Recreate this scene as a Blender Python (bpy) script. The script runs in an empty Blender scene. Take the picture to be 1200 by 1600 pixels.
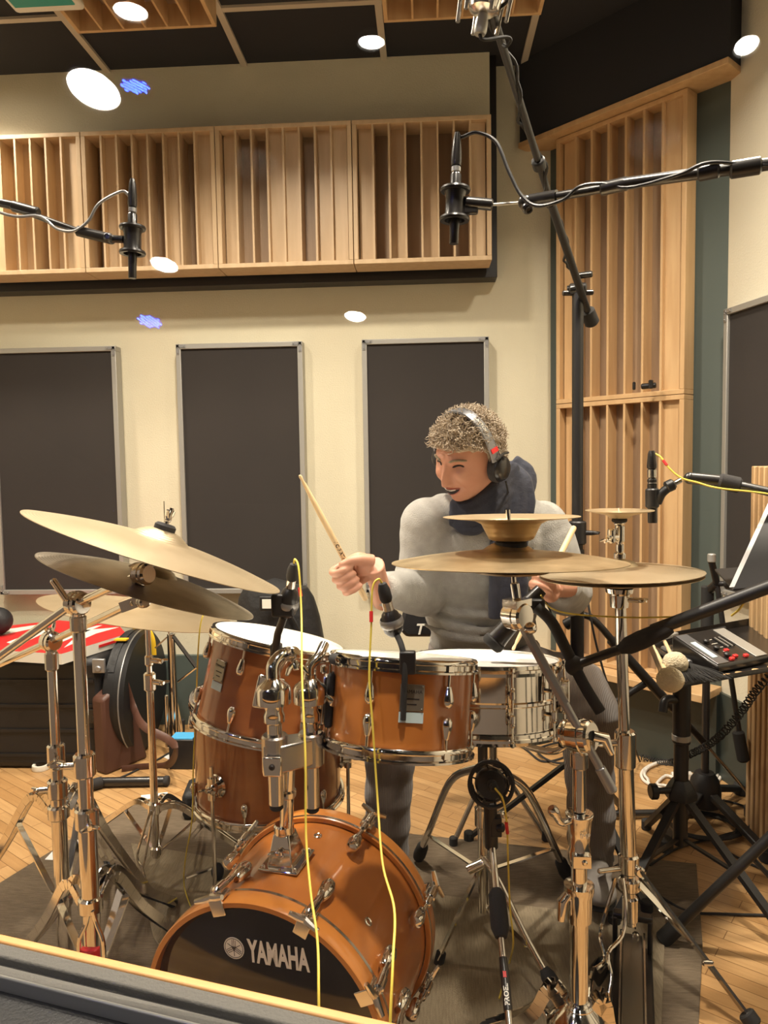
import bpy, math, random
from math import sin, cos, pi, radians, tan
from mathutils import Vector as V, Matrix, noise
random.seed(7)
SC = bpy.context.scene
COL = SC.collection
# ---------------------------------------------------------------- camera
F = 1155.0; PITCH = radians(3.9); YAW = radians(3.3); ROLL = radians(0.9); H = 1.20
fw = V((-sin(YAW)*cos(PITCH), cos(YAW)*cos(PITCH), -sin(PITCH)))
R0 = V((cos(YAW), sin(YAW), 0)); U0 = R0.cross(fw)
RT = R0*cos(ROLL)-U0*sin(ROLL); UP = R0*sin(ROLL)+U0*cos(ROLL)
CAM = V((0, 0, H))
cd = bpy.data.cameras.new('camera'); cam = bpy.data.objects.new('camera', cd); COL.objects.link(cam)
m = Matrix.Identity(4)
for i in range(3):
    m[i][0] = RT[i]; m[i][1] = UP[i]; m[i][2] = -fw[i]; m[i][3] = CAM[i]
cam.matrix_world = m
cd.sensor_fit = 'VERTICAL'; cd.sensor_height = 36; cd.lens = F/1600*36; cd.clip_start = 0.02; cd.clip_end = 60
SC.camera = cam
SC.view_settings.view_transform = 'Standard'; SC.view_settings.look = 'None'
SC.view_settings.gamma = 1.0; SC.view_settings.use_curve_mapping = False
SC.view_settings.exposure = 0.0
wd = bpy.data.worlds.new('world'); SC.world = wd; wd.use_nodes = True
wd.node_tree.nodes['Background'].inputs[0].default_value = (1, .85, .68, 1)
wd.node_tree.nodes['Background'].inputs[1].default_value = 0.02
WARM = (1.0, 0.885, 0.72)
# studio ceiling lamps: x, y, power (fixtures are built further down at the same places)
LAMPS = [(-0.55, 2.05, 34), (0.75, 1.75, 30), (-1.45, 1.75, 30), (0.15, 1.0, 26), (-1.9, 2.75, 16)]
CEIL = 2.88
for (x, y, p) in LAMPS:
    ld = bpy.data.lights.new('downlight_lamp', 'AREA'); ld.shape = 'DISK'; ld.size = 0.16
    ld.energy = p*1.12; ld.color = WARM; ld.spread = radians(135)
    lo = bpy.data.objects.new('downlight_lamp', ld); lo.location = (x, y, CEIL-0.035); COL.objects.link(lo)

def ray(px, py): return fw + RT*((px-600)/F) - UP*((py-800)/F)
def W(px, py, Y):                      # world point seen at a pixel at depth y = Y
    r = ray(px, py); return CAM + r*(Y/r.y)
def G(px, py, Z=0.0):                  # world point seen at a pixel at height Z
    r = ray(px, py); return CAM + r*((Z-H)/r.z)
def ppm(Y): return F/Y                 # pixels per metre at a depth

# ---------------------------------------------------------------- materials
def mat(name, col, rough=.5, metal=0, coat=0, sheen=0, emis=None, es=0, spec=None, bump=None, var=None, vs=8, stretch=None, trans=0):
    mt = bpy.data.materials.new(name); mt.use_nodes = True; nt = mt.node_tree; b = nt.nodes['Principled BSDF']
    b.inputs['Base Color'].default_value = (*col, 1); b.inputs['Roughness'].default_value = rough; b.inputs['Metallic'].default_value = metal
    b.inputs['Coat Weight'].default_value = coat; b.inputs['Coat Roughness'].default_value = .08
    b.inputs['Sheen Weight'].default_value = sheen
    b.inputs['Transmission Weight'].default_value = trans
    if spec is not None: b.inputs['Specular IOR Level'].default_value = spec
    if emis: b.inputs['Emission Color'].default_value = (*emis, 1); b.inputs['Emission Strength'].default_value = es
    tc = nt.nodes.new('ShaderNodeTexCoord'); mp = nt.nodes.new('ShaderNodeMapping'); nt.links.new(tc.outputs['Object'], mp.inputs[0])
    if stretch: mp.inputs['Scale'].default_value = stretch
    if var:
        n = nt.nodes.new('ShaderNodeTexNoise'); n.inputs['Scale'].default_value = vs; n.inputs['Detail'].default_value = 5
        nt.links.new(mp.outputs[0], n.inputs['Vector'])
        r = nt.nodes.new('ShaderNodeMix'); r.data_type = 'RGBA'
        r.inputs[6].default_value = (*col, 1); r.inputs[7].default_value = (*var, 1)
        mr = nt.nodes.new('ShaderNodeMapRange'); mr.inputs[1].default_value = .35; mr.inputs[2].default_value = .65
        nt.links.new(n.outputs[0], mr.inputs[0]); nt.links.new(mr.outputs[0], r.inputs[0]); nt.links.new(r.outputs[2], b.inputs['Base Color'])
    if bump:
        n2 = nt.nodes.new('ShaderNodeTexNoise'); n2.inputs['Scale'].default_value = bump[0]; n2.inputs['Detail'].default_value = 3
        nt.links.new(mp.outputs[0], n2.inputs['Vector'])
        bp = nt.nodes.new('ShaderNodeBump'); bp.inputs['Strength'].default_value = bump[1]; bp.inputs['Distance'].default_value = bump[2] if len(bump) > 2 else .002
        nt.links.new(n2.outputs[0], bp.inputs['Height']); nt.links.new(bp.outputs[0], b.inputs['Normal'])
    return mt
M = {}
M['wall'] = mat('cream plaster', (.68, .63, .47), .85, bump=(160, .55, .003), var=(.64, .59, .44), vs=3)
M['wallr'] = mat('right cream plaster', (.72, .67, .53), .85, bump=(160, .45, .003))
M['green'] = mat('grey green paint', (.075, .095, .085), .55, bump=(60, .1))
M['bgreen'] = mat('dark green paint', (.045, .055, .048), .45)
M['tile'] = mat('charcoal acoustic tile', (.022, .022, .026), .9, bump=(90, .3))
M['grid'] = mat('pale ceiling bar', (.55, .48, .38), .5)
M['oak'] = mat('pale beech', (.62, .45, .27), .45, var=(.54, .38, .22), vs=6, stretch=(6, 6, .6), bump=(40, .08, .001))
M['oak2'] = mat('warm pine board', (.62, .41, .21), .4, var=(.54, .34, .165), vs=6, stretch=(6, 6, .6))
M['oak3'] = mat('shade brown beech', (.36, .245, .15), .5, var=(.30, .20, .12), vs=6, stretch=(6, 6, .6))  # darker copy of the pale beech; shade of deep wells in its colour
M['sillw'] = mat('orange wood edge', (.62, .33, .12), .4, var=(.54, .27, .09), vs=9, stretch=(.7, 6, 6))
M['chrome'] = mat('chrome', (.80, .77, .72), .09, 1)
M['chrome2'] = mat('satin chrome', (.62, .59, .55), .22, 1)
M['steel'] = mat('grey alloy', (.36, .36, .36), .38, .7)
M['alu'] = mat('brushed frame', (.40, .39, .36), .42, .45)
M['fabric'] = mat('dark brown fabric', (.033, .027, .024), .9, bump=(500, .4), var=(.026, .022, .020), vs=2)
M['black'] = mat('black plastic', (.014, .013, .013), .42)
M['blackm'] = mat('black enamel', (.016, .014, .013), .3, coat=.2)
M['rubber'] = mat('black rubber', (.02, .019, .018), .8)
M['foam'] = mat('dark foam grip', (.024, .022, .022), .85, bump=(400, .4))
M['case'] = mat('black case shell', (.008, .008, .009), .5, bump=(300, .3))
M['bag'] = mat('black nylon', (.014, .014, .015), .6, bump=(25, .6, .01))
M['brass'] = mat('cymbal bronze', (.50, .36, .17), .26, 1, var=(.42, .29, .13), vs=6)
M['brassd'] = mat('dark worn bronze', (.24, .18, .12), .30, 1, var=(.34, .27, .18), vs=14, stretch=(1, 1, 1))
M['brassl'] = mat('pale bronze', (.60, .48, .29), .24, 1, var=(.52, .41, .23), vs=5)
M['head'] = mat('white drum head', (.86, .84, .79), .35)
M['shell'] = mat('amber lacquered maple', (.36, .118, .030), .3, coat=.8, var=(.28, .085, .020), vs=3, stretch=(1.0, 1.0, 7))
M['shell2'] = mat('honey lacquered maple', (.48, .165, .034), .28, coat=.8, var=(.39, .125, .022), vs=4, stretch=(2, 2, 2))
M['hoopw'] = mat('honey maple hoop', (.58, .22, .045), .3, coat=.7, var=(.50, .17, .03), vs=5)
M['bhead'] = mat('glossy black head', (.012, .009, .007), .07, coat=.6)
M['white'] = mat('white print', (.78, .75, .66), .5)
M['paper'] = mat('white paper', (.80, .79, .78), .8)
M['red'] = mat('red print', (.62, .02, .02), .5)
M['yellow'] = mat('yellow cable', (.72, .56, .08), .5)
M['yel2'] = mat('yellow strap', (.80, .50, .02), .6)
M['blue'] = mat('blue label', (.06, .35, .65), .5)
M['lblue'] = mat('pale blue sticker', (.50, .62, .64), .5)
M['badge'] = mat('engraved silver badge', (.30, .27, .22), .35, .8)
M['stick'] = mat('hickory stick', (.72, .55, .32), .5, var=(.66, .48, .26), vs=20)
M['rug'] = mat('brown woven rug', (.27, .205, .135), .95, bump=(260, .9, .004), var=(.19, .14, .09), vs=30, stretch=(1, 9, 1))
M['rug2'] = mat('olive beige woven rug', (.36, .29, .19), .95, bump=(240, .9, .004), var=(.28, .22, .14), vs=30, stretch=(9, 1, 1))
M['skin'] = mat('skin', (.56, .29, .19), .5, var=(.50, .235, .15), vs=14, bump=(120, .25, .001))
M['skin'].node_tree.nodes['Principled BSDF'].inputs['Subsurface Weight'].default_value = .12
M['skin'].node_tree.nodes['Principled BSDF'].inputs['Subsurface Radius'].default_value = (.012, .005, .003)
M['lip'] = mat('lip', (.42, .13, .10), .45)
M['dark'] = mat('dark hollow', (.012, .006, .005), .6)
M['teeth'] = mat('teeth', (.88, .84, .74), .3)
M['hair'] = mat('grey brown hair', (.30, .23, .155), .6, var=(.48, .40, .30), vs=60)
M['sweater'] = mat('light grey wool', (.35, .34, .31), .95, sheen=.25, bump=(300, .8, .003), var=(.30, .29, .265), vs=45)
M['scarf'] = mat('dark navy scarf', (.012, .015, .030), .85, sheen=.1, bump=(200, .5, .003), var=(.024, .024, .034), vs=10)
M['cord'] = mat('white cable', (.75, .70, .62), .5)
M['leather'] = mat('brown leather', (.085, .035, .022), .5, bump=(60, .3))
M['felt'] = mat('cream felt', (.70, .60, .42), .95, bump=(250, .9, .006))
M['feltg'] = mat('grey felt strip', (.11, .105, .095), .95, bump=(300, .5))
M['silver'] = mat('silver band', (.24, .24, .25), .34, .7)
M['redb'] = mat('red button', (.75, .03, .03), .4)
M['shoe'] = mat('grey suede', (.20, .18, .16), .9, bump=(40, .6, .004), var=(.30, .28, .26), vs=14)
M['teal'] = mat('teal sign face', (.02, .32, .28), .4)
M['sole'] = mat('dark sole', (.02, .02, .02), .7)
M['lamp'] = mat('lit lamp', (1, .9, .75), .5, emis=(1, .90, .74), es=45)
M['lampc'] = mat('lit control room lamp', (1, .95, .9), .5, emis=(1, .95, .86), es=260)
M['led'] = mat('blue led', (.1, .1, 1), .5, emis=(.01, .035, 1), es=700)
M['ctl'] = mat('control room wall', (.14, .12, .11), .8)
M['ctlf'] = mat('control room carpet', (.05, .045, .04), .95)

def cord_mat():                        # ribbed corduroy
    mt = mat('brown corduroy', (.125, .092, .066), .9, sheen=.3); nt = mt.node_tree; b = nt.nodes['Principled BSDF']
    tc = nt.nodes.new('ShaderNodeTexCoord'); w = nt.nodes.new('ShaderNodeTexWave'); w.wave_type = 'BANDS'; w.bands_direction = 'X'
    w.inputs['Scale'].default_value = 120; w.inputs['Distortion'].default_value = .8
    nt.links.new(tc.outputs['Object'], w.inputs['Vector'])
    r = nt.nodes.new('ShaderNodeMix'); r.data_type = 'RGBA'; r.inputs[6].default_value = (.085, .060, .042, 1); r.inputs[7].default_value = (.165, .122, .090, 1)
    nt.links.new(w.outputs[1], r.inputs[0]); nt.links.new(r.outputs[2], b.inputs['Base Color'])
    bp = nt.nodes.new('ShaderNodeBump'); bp.inputs['Strength'].default_value = .7; bp.inputs['Distance'].default_value = .003
    nt.links.new(w.outputs[1], bp.inputs['Height']); nt.links.new(bp.outputs[0], b.inputs['Normal'])
    return mt
M['cordu'] = cord_mat()

def floor_mat():
    mt = mat('oak strip parquet', (.6, .36, .15), .34, coat=.15); nt = mt.node_tree; b = nt.nodes['Principled BSDF']
    tc = nt.nodes.new('ShaderNodeTexCoord'); mp = nt.nodes.new('ShaderNodeMapping'); mp.inputs['Rotation'].default_value = (0, 0, radians(35))
    nt.links.new(tc.outputs['Object'], mp.inputs[0])
    br = nt.nodes.new('ShaderNodeTexBrick'); br.inputs['Scale'].default_value = 1; br.inputs['Brick Width'].default_value = .36; br.inputs['Row Height'].default_value = .040
    br.inputs['Mortar Size'].default_value = .0012; br.inputs['Color1'].default_value = (.44, .25, .10, 1); br.inputs['Color2'].default_value = (.57, .355, .16, 1)
    br.inputs['Mortar'].default_value = (.22, .11, .04, 1); br.inputs['Bias'].default_value = -.1
    nt.links.new(mp.outputs[0], br.inputs['Vector'])
    mp2 = nt.nodes.new('ShaderNodeMapping'); mp2.inputs['Scale'].default_value = (3, 40, 1); nt.links.new(mp.outputs[0], mp2.inputs[0])
    n = nt.nodes.new('ShaderNodeTexNoise'); n.inputs['Scale'].default_value = 2; n.inputs['Detail'].default_value = 6; nt.links.new(mp2.outputs[0], n.inputs['Vector'])
    r = nt.nodes.new('ShaderNodeMix'); r.data_type = 'RGBA'; r.blend_type = 'MULTIPLY'; r.inputs[0].default_value = .35
    cr = nt.nodes.new('ShaderNodeValToRGB'); cr.color_ramp.elements[0].color = (.55, .45, .38, 1); cr.color_ramp.elements[1].color = (1, 1, 1, 1)
    cr.color_ramp.elements[0].position = .3; cr.color_ramp.elements[1].position = .65
    nt.links.new(n.outputs[0], cr.inputs[0]); nt.links.new(br.outputs['Color'], r.inputs[6]); nt.links.new(cr.outputs[0], r.inputs[7]); nt.links.new(r.outputs[2], b.inputs['Base Color'])
    return mt
M['floor'] = floor_mat()

def cym_mat(name, c1, c2, rough):      # concentric lathe rings, object space z axis
    mt = mat(name, c1, rough, .9); nt = mt.node_tree; b = nt.nodes['Principled BSDF']
    tc = nt.nodes.new('ShaderNodeTexCoord'); w = nt.nodes.new('ShaderNodeTexWave'); w.wave_type = 'RINGS'; w.rings_direction = 'Z'
    w.inputs['Scale'].default_value = 60; w.inputs['Distortion'].default_value = 2; w.inputs['Detail'].default_value = 3
    nt.links.new(tc.outputs['Object'], w.inputs['Vector'])
    n = nt.nodes.new('ShaderNodeTexNoise'); n.inputs['Scale'].default_value = 11; n.inputs['Detail'].default_value = 6; nt.links.new(tc.outputs['Object'], n.inputs['Vector'])
    mr = nt.nodes.new('ShaderNodeMapRange'); mr.inputs[1].default_value = .35; mr.inputs[2].default_value = .7; nt.links.new(n.outputs[0], mr.inputs[0])
    r = nt.nodes.new('ShaderNodeMix'); r.data_type = 'RGBA'; r.inputs[6].default_value = (*c1, 1); r.inputs[7].default_value = (*c2, 1)
    nt.links.new(mr.outputs[0], r.inputs[0]); nt.links.new(r.outputs[2], b.inputs['Base Color'])
    bp = nt.nodes.new('ShaderNodeBump'); bp.inputs['Strength'].default_value = .35; bp.inputs['Distance'].default_value = .0006
    nt.links.new(w.outputs[1], bp.inputs['Height']); nt.links.new(bp.outputs[0], b.inputs['Normal'])
    return mt
M['cymA'] = cym_mat('crash bronze', (.62, .51, .35), (.54, .43, .28), .40)
M['cymB'] = cym_mat('tarnished bronze', (.34, .29, .22), (.58, .52, .43), .36)
M['cymC'] = cym_mat('warm bronze', (.64, .51, .33), (.56, .43, .26), .40)
M['cymD'] = cym_mat('hammered bronze', (.66, .52, .32), (.36, .26, .14), .36)

def glass_mat():
    mt = bpy.data.materials.new('window glass'); mt.use_nodes = True; nt = mt.node_tree; nt.nodes.clear()
    o = nt.nodes.new('ShaderNodeOutputMaterial'); mx = nt.nodes.new('ShaderNodeMixShader'); tr = nt.nodes.new('ShaderNodeBsdfTransparent')
    gl = nt.nodes.new('ShaderNodeBsdfGlossy'); gl.inputs['Roughness'].default_value = 0.0; lw = nt.nodes.new('ShaderNodeLayerWeight'); lw.inputs[0].default_value = .5
    pw = nt.nodes.new('ShaderNodeMath'); pw.operation = 'POWER'; pw.inputs[1].default_value = 5; ma = nt.nodes.new('ShaderNodeMath'); ma.operation = 'MULTIPLY_ADD'; ma.inputs[1].default_value = .7; ma.inputs[2].default_value = .022
    nt.links.new(lw.outputs['Facing'], pw.inputs[0]); nt.links.new(pw.outputs[0], ma.inputs[0]); nt.links.new(ma.outputs[0], mx.inputs[0]); nt.links.new(tr.outputs[0], mx.inputs[1]); nt.links.new(gl.outputs[0], mx.inputs[2]); nt.links.new(mx.outputs[0], o.inputs[0])
    return mt
M['glass'] = glass_mat()

# ---------------------------------------------------------------- mesh helpers
ROOT = {}
def frame(z, x=None):
    z = V(z).normalized(); a = V(x) if x is not None else (V((0, 0, 1)) if abs(z.z) < .9 else V((1, 0, 0)))
    if x is None: x = a.cross(z).normalized()
    else: x = (a - z*a.dot(z)).normalized()
    y = z.cross(x)
    return Matrix(((x.x, y.x, z.x), (x.y, y.y, z.y), (x.z, y.z, z.z)))
def mat4(o, z, x=None):
    m4 = frame(z, x).to_4x4(); m4.translation = V(o); return m4
def crom(pts, n=6, rad=None):
    P = [V(p) for p in pts]
    if len(P) < 3: return (P, rad) if rad else P
    out = []; ro = []
    for i in range(len(P)-1):
        a = P[i-1] if i else P[0]*2-P[1]; b = P[i]; c = P[i+1]; d = P[i+2] if i+2 < len(P) else P[-1]*2-P[-2]
        for k in range(n):
            t = k/n; out.append(.5*((2*b)+(c-a)*t+(2*a-5*b+4*c-d)*t*t+(3*b-a-3*c+d)*t**3))
            if rad: ro.append(rad[i]*(1-t)+rad[i+1]*t)
    out.append(P[-1])
    if rad: ro.append(rad[-1]); return out, ro
    return out
class MB:
    def __init__(s): s.v = []; s.f = []
    def add(s, vs, fs, X=None):
        o = len(s.v)
        s.v += [(X @ V(p)) if X is not None else V(p) for p in vs]
        s.f += [tuple(i+o for i in f) for f in fs]; return s
    def box(s, c, d, X=None):
        c = V(c); x, y, z = d[0]/2, d[1]/2, d[2]/2
        vs = [c+V((a, b, e)) for a in (-x, x) for b in (-y, y) for e in (-z, z)]
        return s.add(vs, [(0, 1, 3, 2), (4, 6, 7, 5), (0, 4, 5, 1), (2, 3, 7, 6), (0, 2, 6, 4), (1, 5, 7, 3)], X)
    def bar(s, a, b, w, h, up=(0, 0, 1)):                      # rectangular bar from a to b, w across, h along 'up'
        a = V(a); b = V(b); z = (b-a); L = z.length; X = mat4(a, z, V(up))
        return s.box((0, 0, L/2), (h, w, L), X)
    def tube(s, pts, r, n=12, sx=1.0, flat=None):
        P = [V(p) for p in pts]; k = len(P); R = r if isinstance(r, (list, tuple)) else [r]*k
        T = [((P[min(i+1, k-1)]-P[max(i-1, 0)]).normalized()) for i in range(k)]
        fr = frame(T[0], flat); x = fr.col[0].copy(); vs = []
        for i in range(k):
            x = (x - T[i]*x.dot(T[i])).normalized(); y = T[i].cross(x)
            for j in range(n):
                a = 2*pi*j/n; vs.append(P[i]+(x*cos(a)*sx+y*sin(a))*R[i])
        fs = [(i*n+j, i*n+(j+1) % n, (i+1)*n+(j+1) % n, (i+1)*n+j) for i in range(k-1) for j in range(n)]
        fs += [tuple(range(n-1, -1, -1)), tuple(range((k-1)*n, k*n))]
        return s.add(vs, fs)
    def lathe(s, prof, X, n=40, closed=False, a0=0, a1=2*pi):
        k = len(prof); full = abs(a1-a0-2*pi) < 1e-6; cols = n if full else n+1; vs = []
        for (r, h) in prof:
            for j in range(cols):
                a = a0+(a1-a0)*j/n; vs.append((r*cos(a), r*sin(a), h))
        fs = []
        kk = k if closed else k-1
        for i in range(kk):
            i2 = (i+1) % k
            for j in range(n):
                j2 = (j+1) % cols; fs.append((i*cols+j, i*cols+j2, i2*cols+j2, i2*cols+j))
        if not closed and full:
            if prof[0][0] > 1e-6: fs.append(tuple(range(cols-1, -1, -1)))
            if prof[-1][0] > 1e-6: fs.append(tuple(range((k-1)*cols, k*cols)))
        return s.add(vs, fs, X)
    def cyl(s, a, b, r, n=20, r2=None):
        a = V(a); b = V(b); L = (b-a).length
        return s.lathe([(r, 0), (r if r2 is None else r2, L)], mat4(a, b-a), n)
    def rcyl(s, a, b, r, n=20, e=.003):                        # cylinder with softened rims
        a = V(a); b = V(b); L = (b-a).length; e = min(e, r*.45, L*.45)
        return s.lathe([(r-e, 0), (r, e), (r, L-e), (r-e, L)], mat4(a, b-a), n)
    def ell(s, c, rad, X=None, n=20, mring=12):
        T = (X or Matrix.Identity(4)) @ Matrix.Translation(V(c)); rx, ry, rz = (rad,)*3 if not isinstance(rad, (tuple, list)) else rad
        vs = []; 
        for i in range(mring+1):
            t = pi*i/mring
            for j in range(n):
                a = 2*pi*j/n; vs.append((rx*sin(t)*cos(a), ry*sin(t)*sin(a), -rz*cos(t)))
        fs = [(i*n+j, i*n+(j+1) % n, (i+1)*n+(j+1) % n, (i+1)*n+j) for i in range(mring) for j in range(n)]
        return s.add(vs, fs, T)
    def torus(s, c, ax, R, r, n=40, k=8, a0=0, a1=2*pi, x=None, sh=None):
        pr = [(R+r*cos(2*pi*i/k), r*sin(2*pi*i/k)) for i in range(k)]
        return s.lathe(pr, mat4(c, ax, x), n, True, a0, a1)
    def prism(s, poly, h, X):                                  # 2d polygon in X's xy, extruded along z
        k = len(poly); vs = [(p[0], p[1], 0) for p in poly]+[(p[0], p[1], h) for p in poly]
        return s.add(vs, [tuple(range(k-1, -1, -1)), tuple(range(k, 2*k))]+[(i, (i+1) % k, k+(i+1) % k, k+i) for i in range(k)], X)
    def poly(s, pts, d):                                       # slab: polygon of world points extruded by d
        d = V(d); k = len(pts); vs = [V(p) for p in pts]+[V(p)+d for p in pts]
        return s.add(vs, [tuple(range(k-1, -1, -1)), tuple(range(k, 2*k))]+[(i, (i+1) % k, k+(i+1) % k, k+i) for i in range(k)])
    def build(s, name, m, parent=None, bev=0, ang=40, X=None, mods=None):
        me = bpy.data.meshes.new(name); rl = ROOT.get(parent.name if parent else None, V((0, 0, 0)))
        o = bpy.data.objects.new(name, me); COL.objects.link(o)
        if parent is None:                                     # a thing of one mesh: origin at its base
            if X is None:
                n = len(s.v); lo = min(p.z for p in s.v); c = V((sum(p.x for p in s.v)/n, sum(p.y for p in s.v)/n, lo)); rl = c; o.location = c
            ROOT[o.name] = rl
        else: o.parent = parent; ROOT[o.name] = rl
        if X is not None:
            o.matrix_basis = Matrix.Translation(-rl) @ X if parent else X
            vs = [tuple(p) for p in s.v]
        else: vs = [tuple(p-rl) for p in s.v]
        me.from_pydata(vs, [], s.f); me.materials.append(m if not isinstance(m, str) else M[m])
        import bmesh
        bm = bmesh.new(); bm.from_mesh(me); bmesh.ops.recalc_face_normals(bm, faces=bm.faces); bm.to_mesh(me); bm.free()
        for p in me.polygons: p.use_smooth = True
        me.set_sharp_from_angle(angle=radians(ang))
        if bev:
            b = o.modifiers.new('bevel', 'BEVEL'); b.width = bev; b.segments = 2; b.limit_method = 'ANGLE'; b.angle_limit = radians(50)
        return o
def tag(o, label=None, cat=None, group=None, kind=None):
    if label: o['label'] = label
    if cat: o['category'] = cat
    if group: o['group'] = group
    if kind: o['kind'] = kind
    return o
def thing(name, loc, label, cat, group=None):
    o = bpy.data.objects.new(name, None); o.empty_display_size = .05; COL.objects.link(o); o.location = V(loc); ROOT[o.name] = V(loc)
    return tag(o, label, cat, group)
def st(o): return tag(o, kind='structure')
def copy_tree(o, parent=None):
    c = o.copy(); COL.objects.link(c)
    if parent is not None: c.parent = parent
    for ch in list(o.children): copy_tree(ch, c)
    return c
def text_mb(txt, size, mapf, thick=.0006, bold=0.0, xs=1.0, shear=0):
    cu = bpy.data.curves.new('t', 'FONT'); cu.body = txt; cu.size = size; cu.align_x = 'CENTER'; cu.align_y = 'CENTER'; cu.offset = bold; cu.shear = shear; cu.resolution_u = 3
    ob = bpy.data.objects.new('t', cu); COL.objects.link(ob); dg = bpy.context.evaluated_depsgraph_get()
    me = bpy.data.meshes.new_from_object(ob.evaluated_get(dg)); mb = MB(); n = len(me.vertices)
    top = [mapf(v.co.x*xs, v.co.y, thick) for v in me.vertices]; bot = [mapf(v.co.x*xs, v.co.y, 0) for v in me.vertices]
    fs = [tuple(p.vertices) for p in me.polygons]
    ec = {}
    for p in me.polygons:
        for a, b in p.edge_keys: ec[(a, b)] = ec.get((a, b), 0)+1
    sides = [(a, b, b+n, a+n) for (a, b), c in ec.items() if c == 1]
    mb.v = top+bot; mb.f = fs+[tuple(i+n for i in reversed(f)) for f in fs]+sides
    bpy.data.objects.remove(ob); bpy.data.meshes.remove(me); bpy.data.curves.remove(cu)
    return mb
def planemap(o, xax, yax):
    o = V(o); xax = V(xax).normalized(); nz = xax.cross(V(yax)).normalized(); yax = nz.cross(xax)
    return lambda x, y, z: o+xax*x+yax*y+nz*z
# ---------------------------------------------------------------- the room
BW = 3.31
ceil_z = CEIL
CX, CY = .55, BW                                   # back wall meets the corner wall
DX, DY = 1.09, 2.77                                # corner wall meets the right wall
RWd = V((.208, -.978, 0)).normalized()             # right wall towards the camera
RWn = V((-.978, -.208, 0)).normalized()            # into the room
nW = V((.25, .968, 0)).normalized(); tW = V((-.968, .25, 0)).normalized()   # control window: towards the studio / along it
def wq(p, s, z): q = nW*p+tW*s; return V((q.x, q.y, z))
b = MB(); b.box((-.3, 1.6, -.05), (6.4, 4.6, .1)); st(b.build('floor', 'floor'))
b = MB(); b.box((-.3, 1.6, ceil_z+.05), (6.4, 4.6, .1)); st(b.build('ceiling', 'tile'))
b = MB(); b.box(((-2.7+CX)/2+.3, BW+.05, ceil_z/2), (CX+2.7+.8, .1, ceil_z)); st(b.build('wall_back', 'wall'))
b = MB(); b.box((-2.65, 1.7, ceil_z/2), (.1, 3.5, ceil_z)); st(b.build('wall_left', 'wall'))
e = V((DX, DY, 0)) + RWd*3.0
b = MB(); b.poly([V((DX, DY, 0)), e, e-RWn*.1, V((DX, DY, 0))-RWn*.1], (0, 0, ceil_z)); st(b.build('wall_right', 'wallr'))
dN = V((-.707, -.707, 0)); dT = V((.707, -.707, 0))
b = MB(); b.poly([V((CX, CY, 0)), V((DX, DY, 0)), V((DX, DY, 0))-dN*.1+dT*.1, V((CX, CY, 0))-dN*.1-dT*.1], (0, 0, ceil_z)); st(b.build('wall_corner', 'green'))
# control window partition (the camera stands on its far side)
b = MB()
z0, z1 = .72, 2.25
for (s0, s1, za, zb) in ((-3, -1.35, 0, ceil_z), (1.35, 3.2, 0, ceil_z), (-1.35, 1.35, 0, z0-.03), (-1.35, 1.35, z1, ceil_z)):
    b.poly([wq(.28, s0, za), wq(.28, s1, za), wq(.527, s1, za), wq(.527, s0, za)], (0, 0, zb-za))
st(b.build('wall_front', 'ctl'))
# control room shell
b = MB(); b.poly([wq(.28, -3, -.1), wq(.28, 3.2, -.1), wq(-4.2, 3.2, -.1), wq(-4.2, -3, -.1)], (0, 0, .1)); st(b.build('floor', 'ctlf'))
b = MB(); b.poly([wq(.28, -3, 2.62), wq(.28, 3.2, 2.62), wq(-4.2, 3.2, 2.62), wq(-4.2, -3, 2.62)], (0, 0, .1)); st(b.build('ceiling', 'tile'))
b = MB(); b.poly([wq(-4.2, -3, 0), wq(-4.2, 3.2, 0), wq(-4.3, 3.2, 0), wq(-4.3, -3, 0)], (0, 0, 2.62)); st(b.build('wall_control', 'ctl'))
for s in (-3, 3.2):
    b = MB(); b.poly([wq(-4.2, s, 0), wq(.28, s, 0), wq(.28, s+.1*(1 if s > 0 else -1), 0), wq(-4.2, s+.1*(1 if s > 0 else -1), 0)], (0, 0, 2.62)); st(b.build('wall_control', 'ctl'))
# sill: wood edge, felt strip, gasket, inner strip, thin metal line, dark ledge
def strip(name, m, p0, p1, zt, th=.03, s0=-1.35, s1=1.35, bev=.002):
    b = MB(); b.poly([wq(p0, s0, zt-th), wq(p0, s1, zt-th), wq(p1, s1, zt-th), wq(p1, s0, zt-th)], (0, 0, th)); return st(b.build(name, m, bev=bev))
def sillp(px, py, z):                               # perpendicular distance of a sill pixel at height z
    g = G(px, py, z); return g.dot(nW)
zs = .76
pa = [sillp(0, y, zs) for y in (1458, 1471, 1492, 1502, 1521, 1526)]
strip('window_1', 'sillw', pa[1], pa[0], zs)
strip('trim_1', 'feltg', pa[2], pa[1], zs-.001)
strip('trim_2', 'rubber', pa[3], pa[2], zs-.008)
strip('trim_3', 'feltg', pa[4], pa[3], zs-.003)
strip('trim_4', 'alu', pa[5], pa[4], zs)
strip('trim_5', 'case', .20, pa[5], zs-.012)
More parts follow.
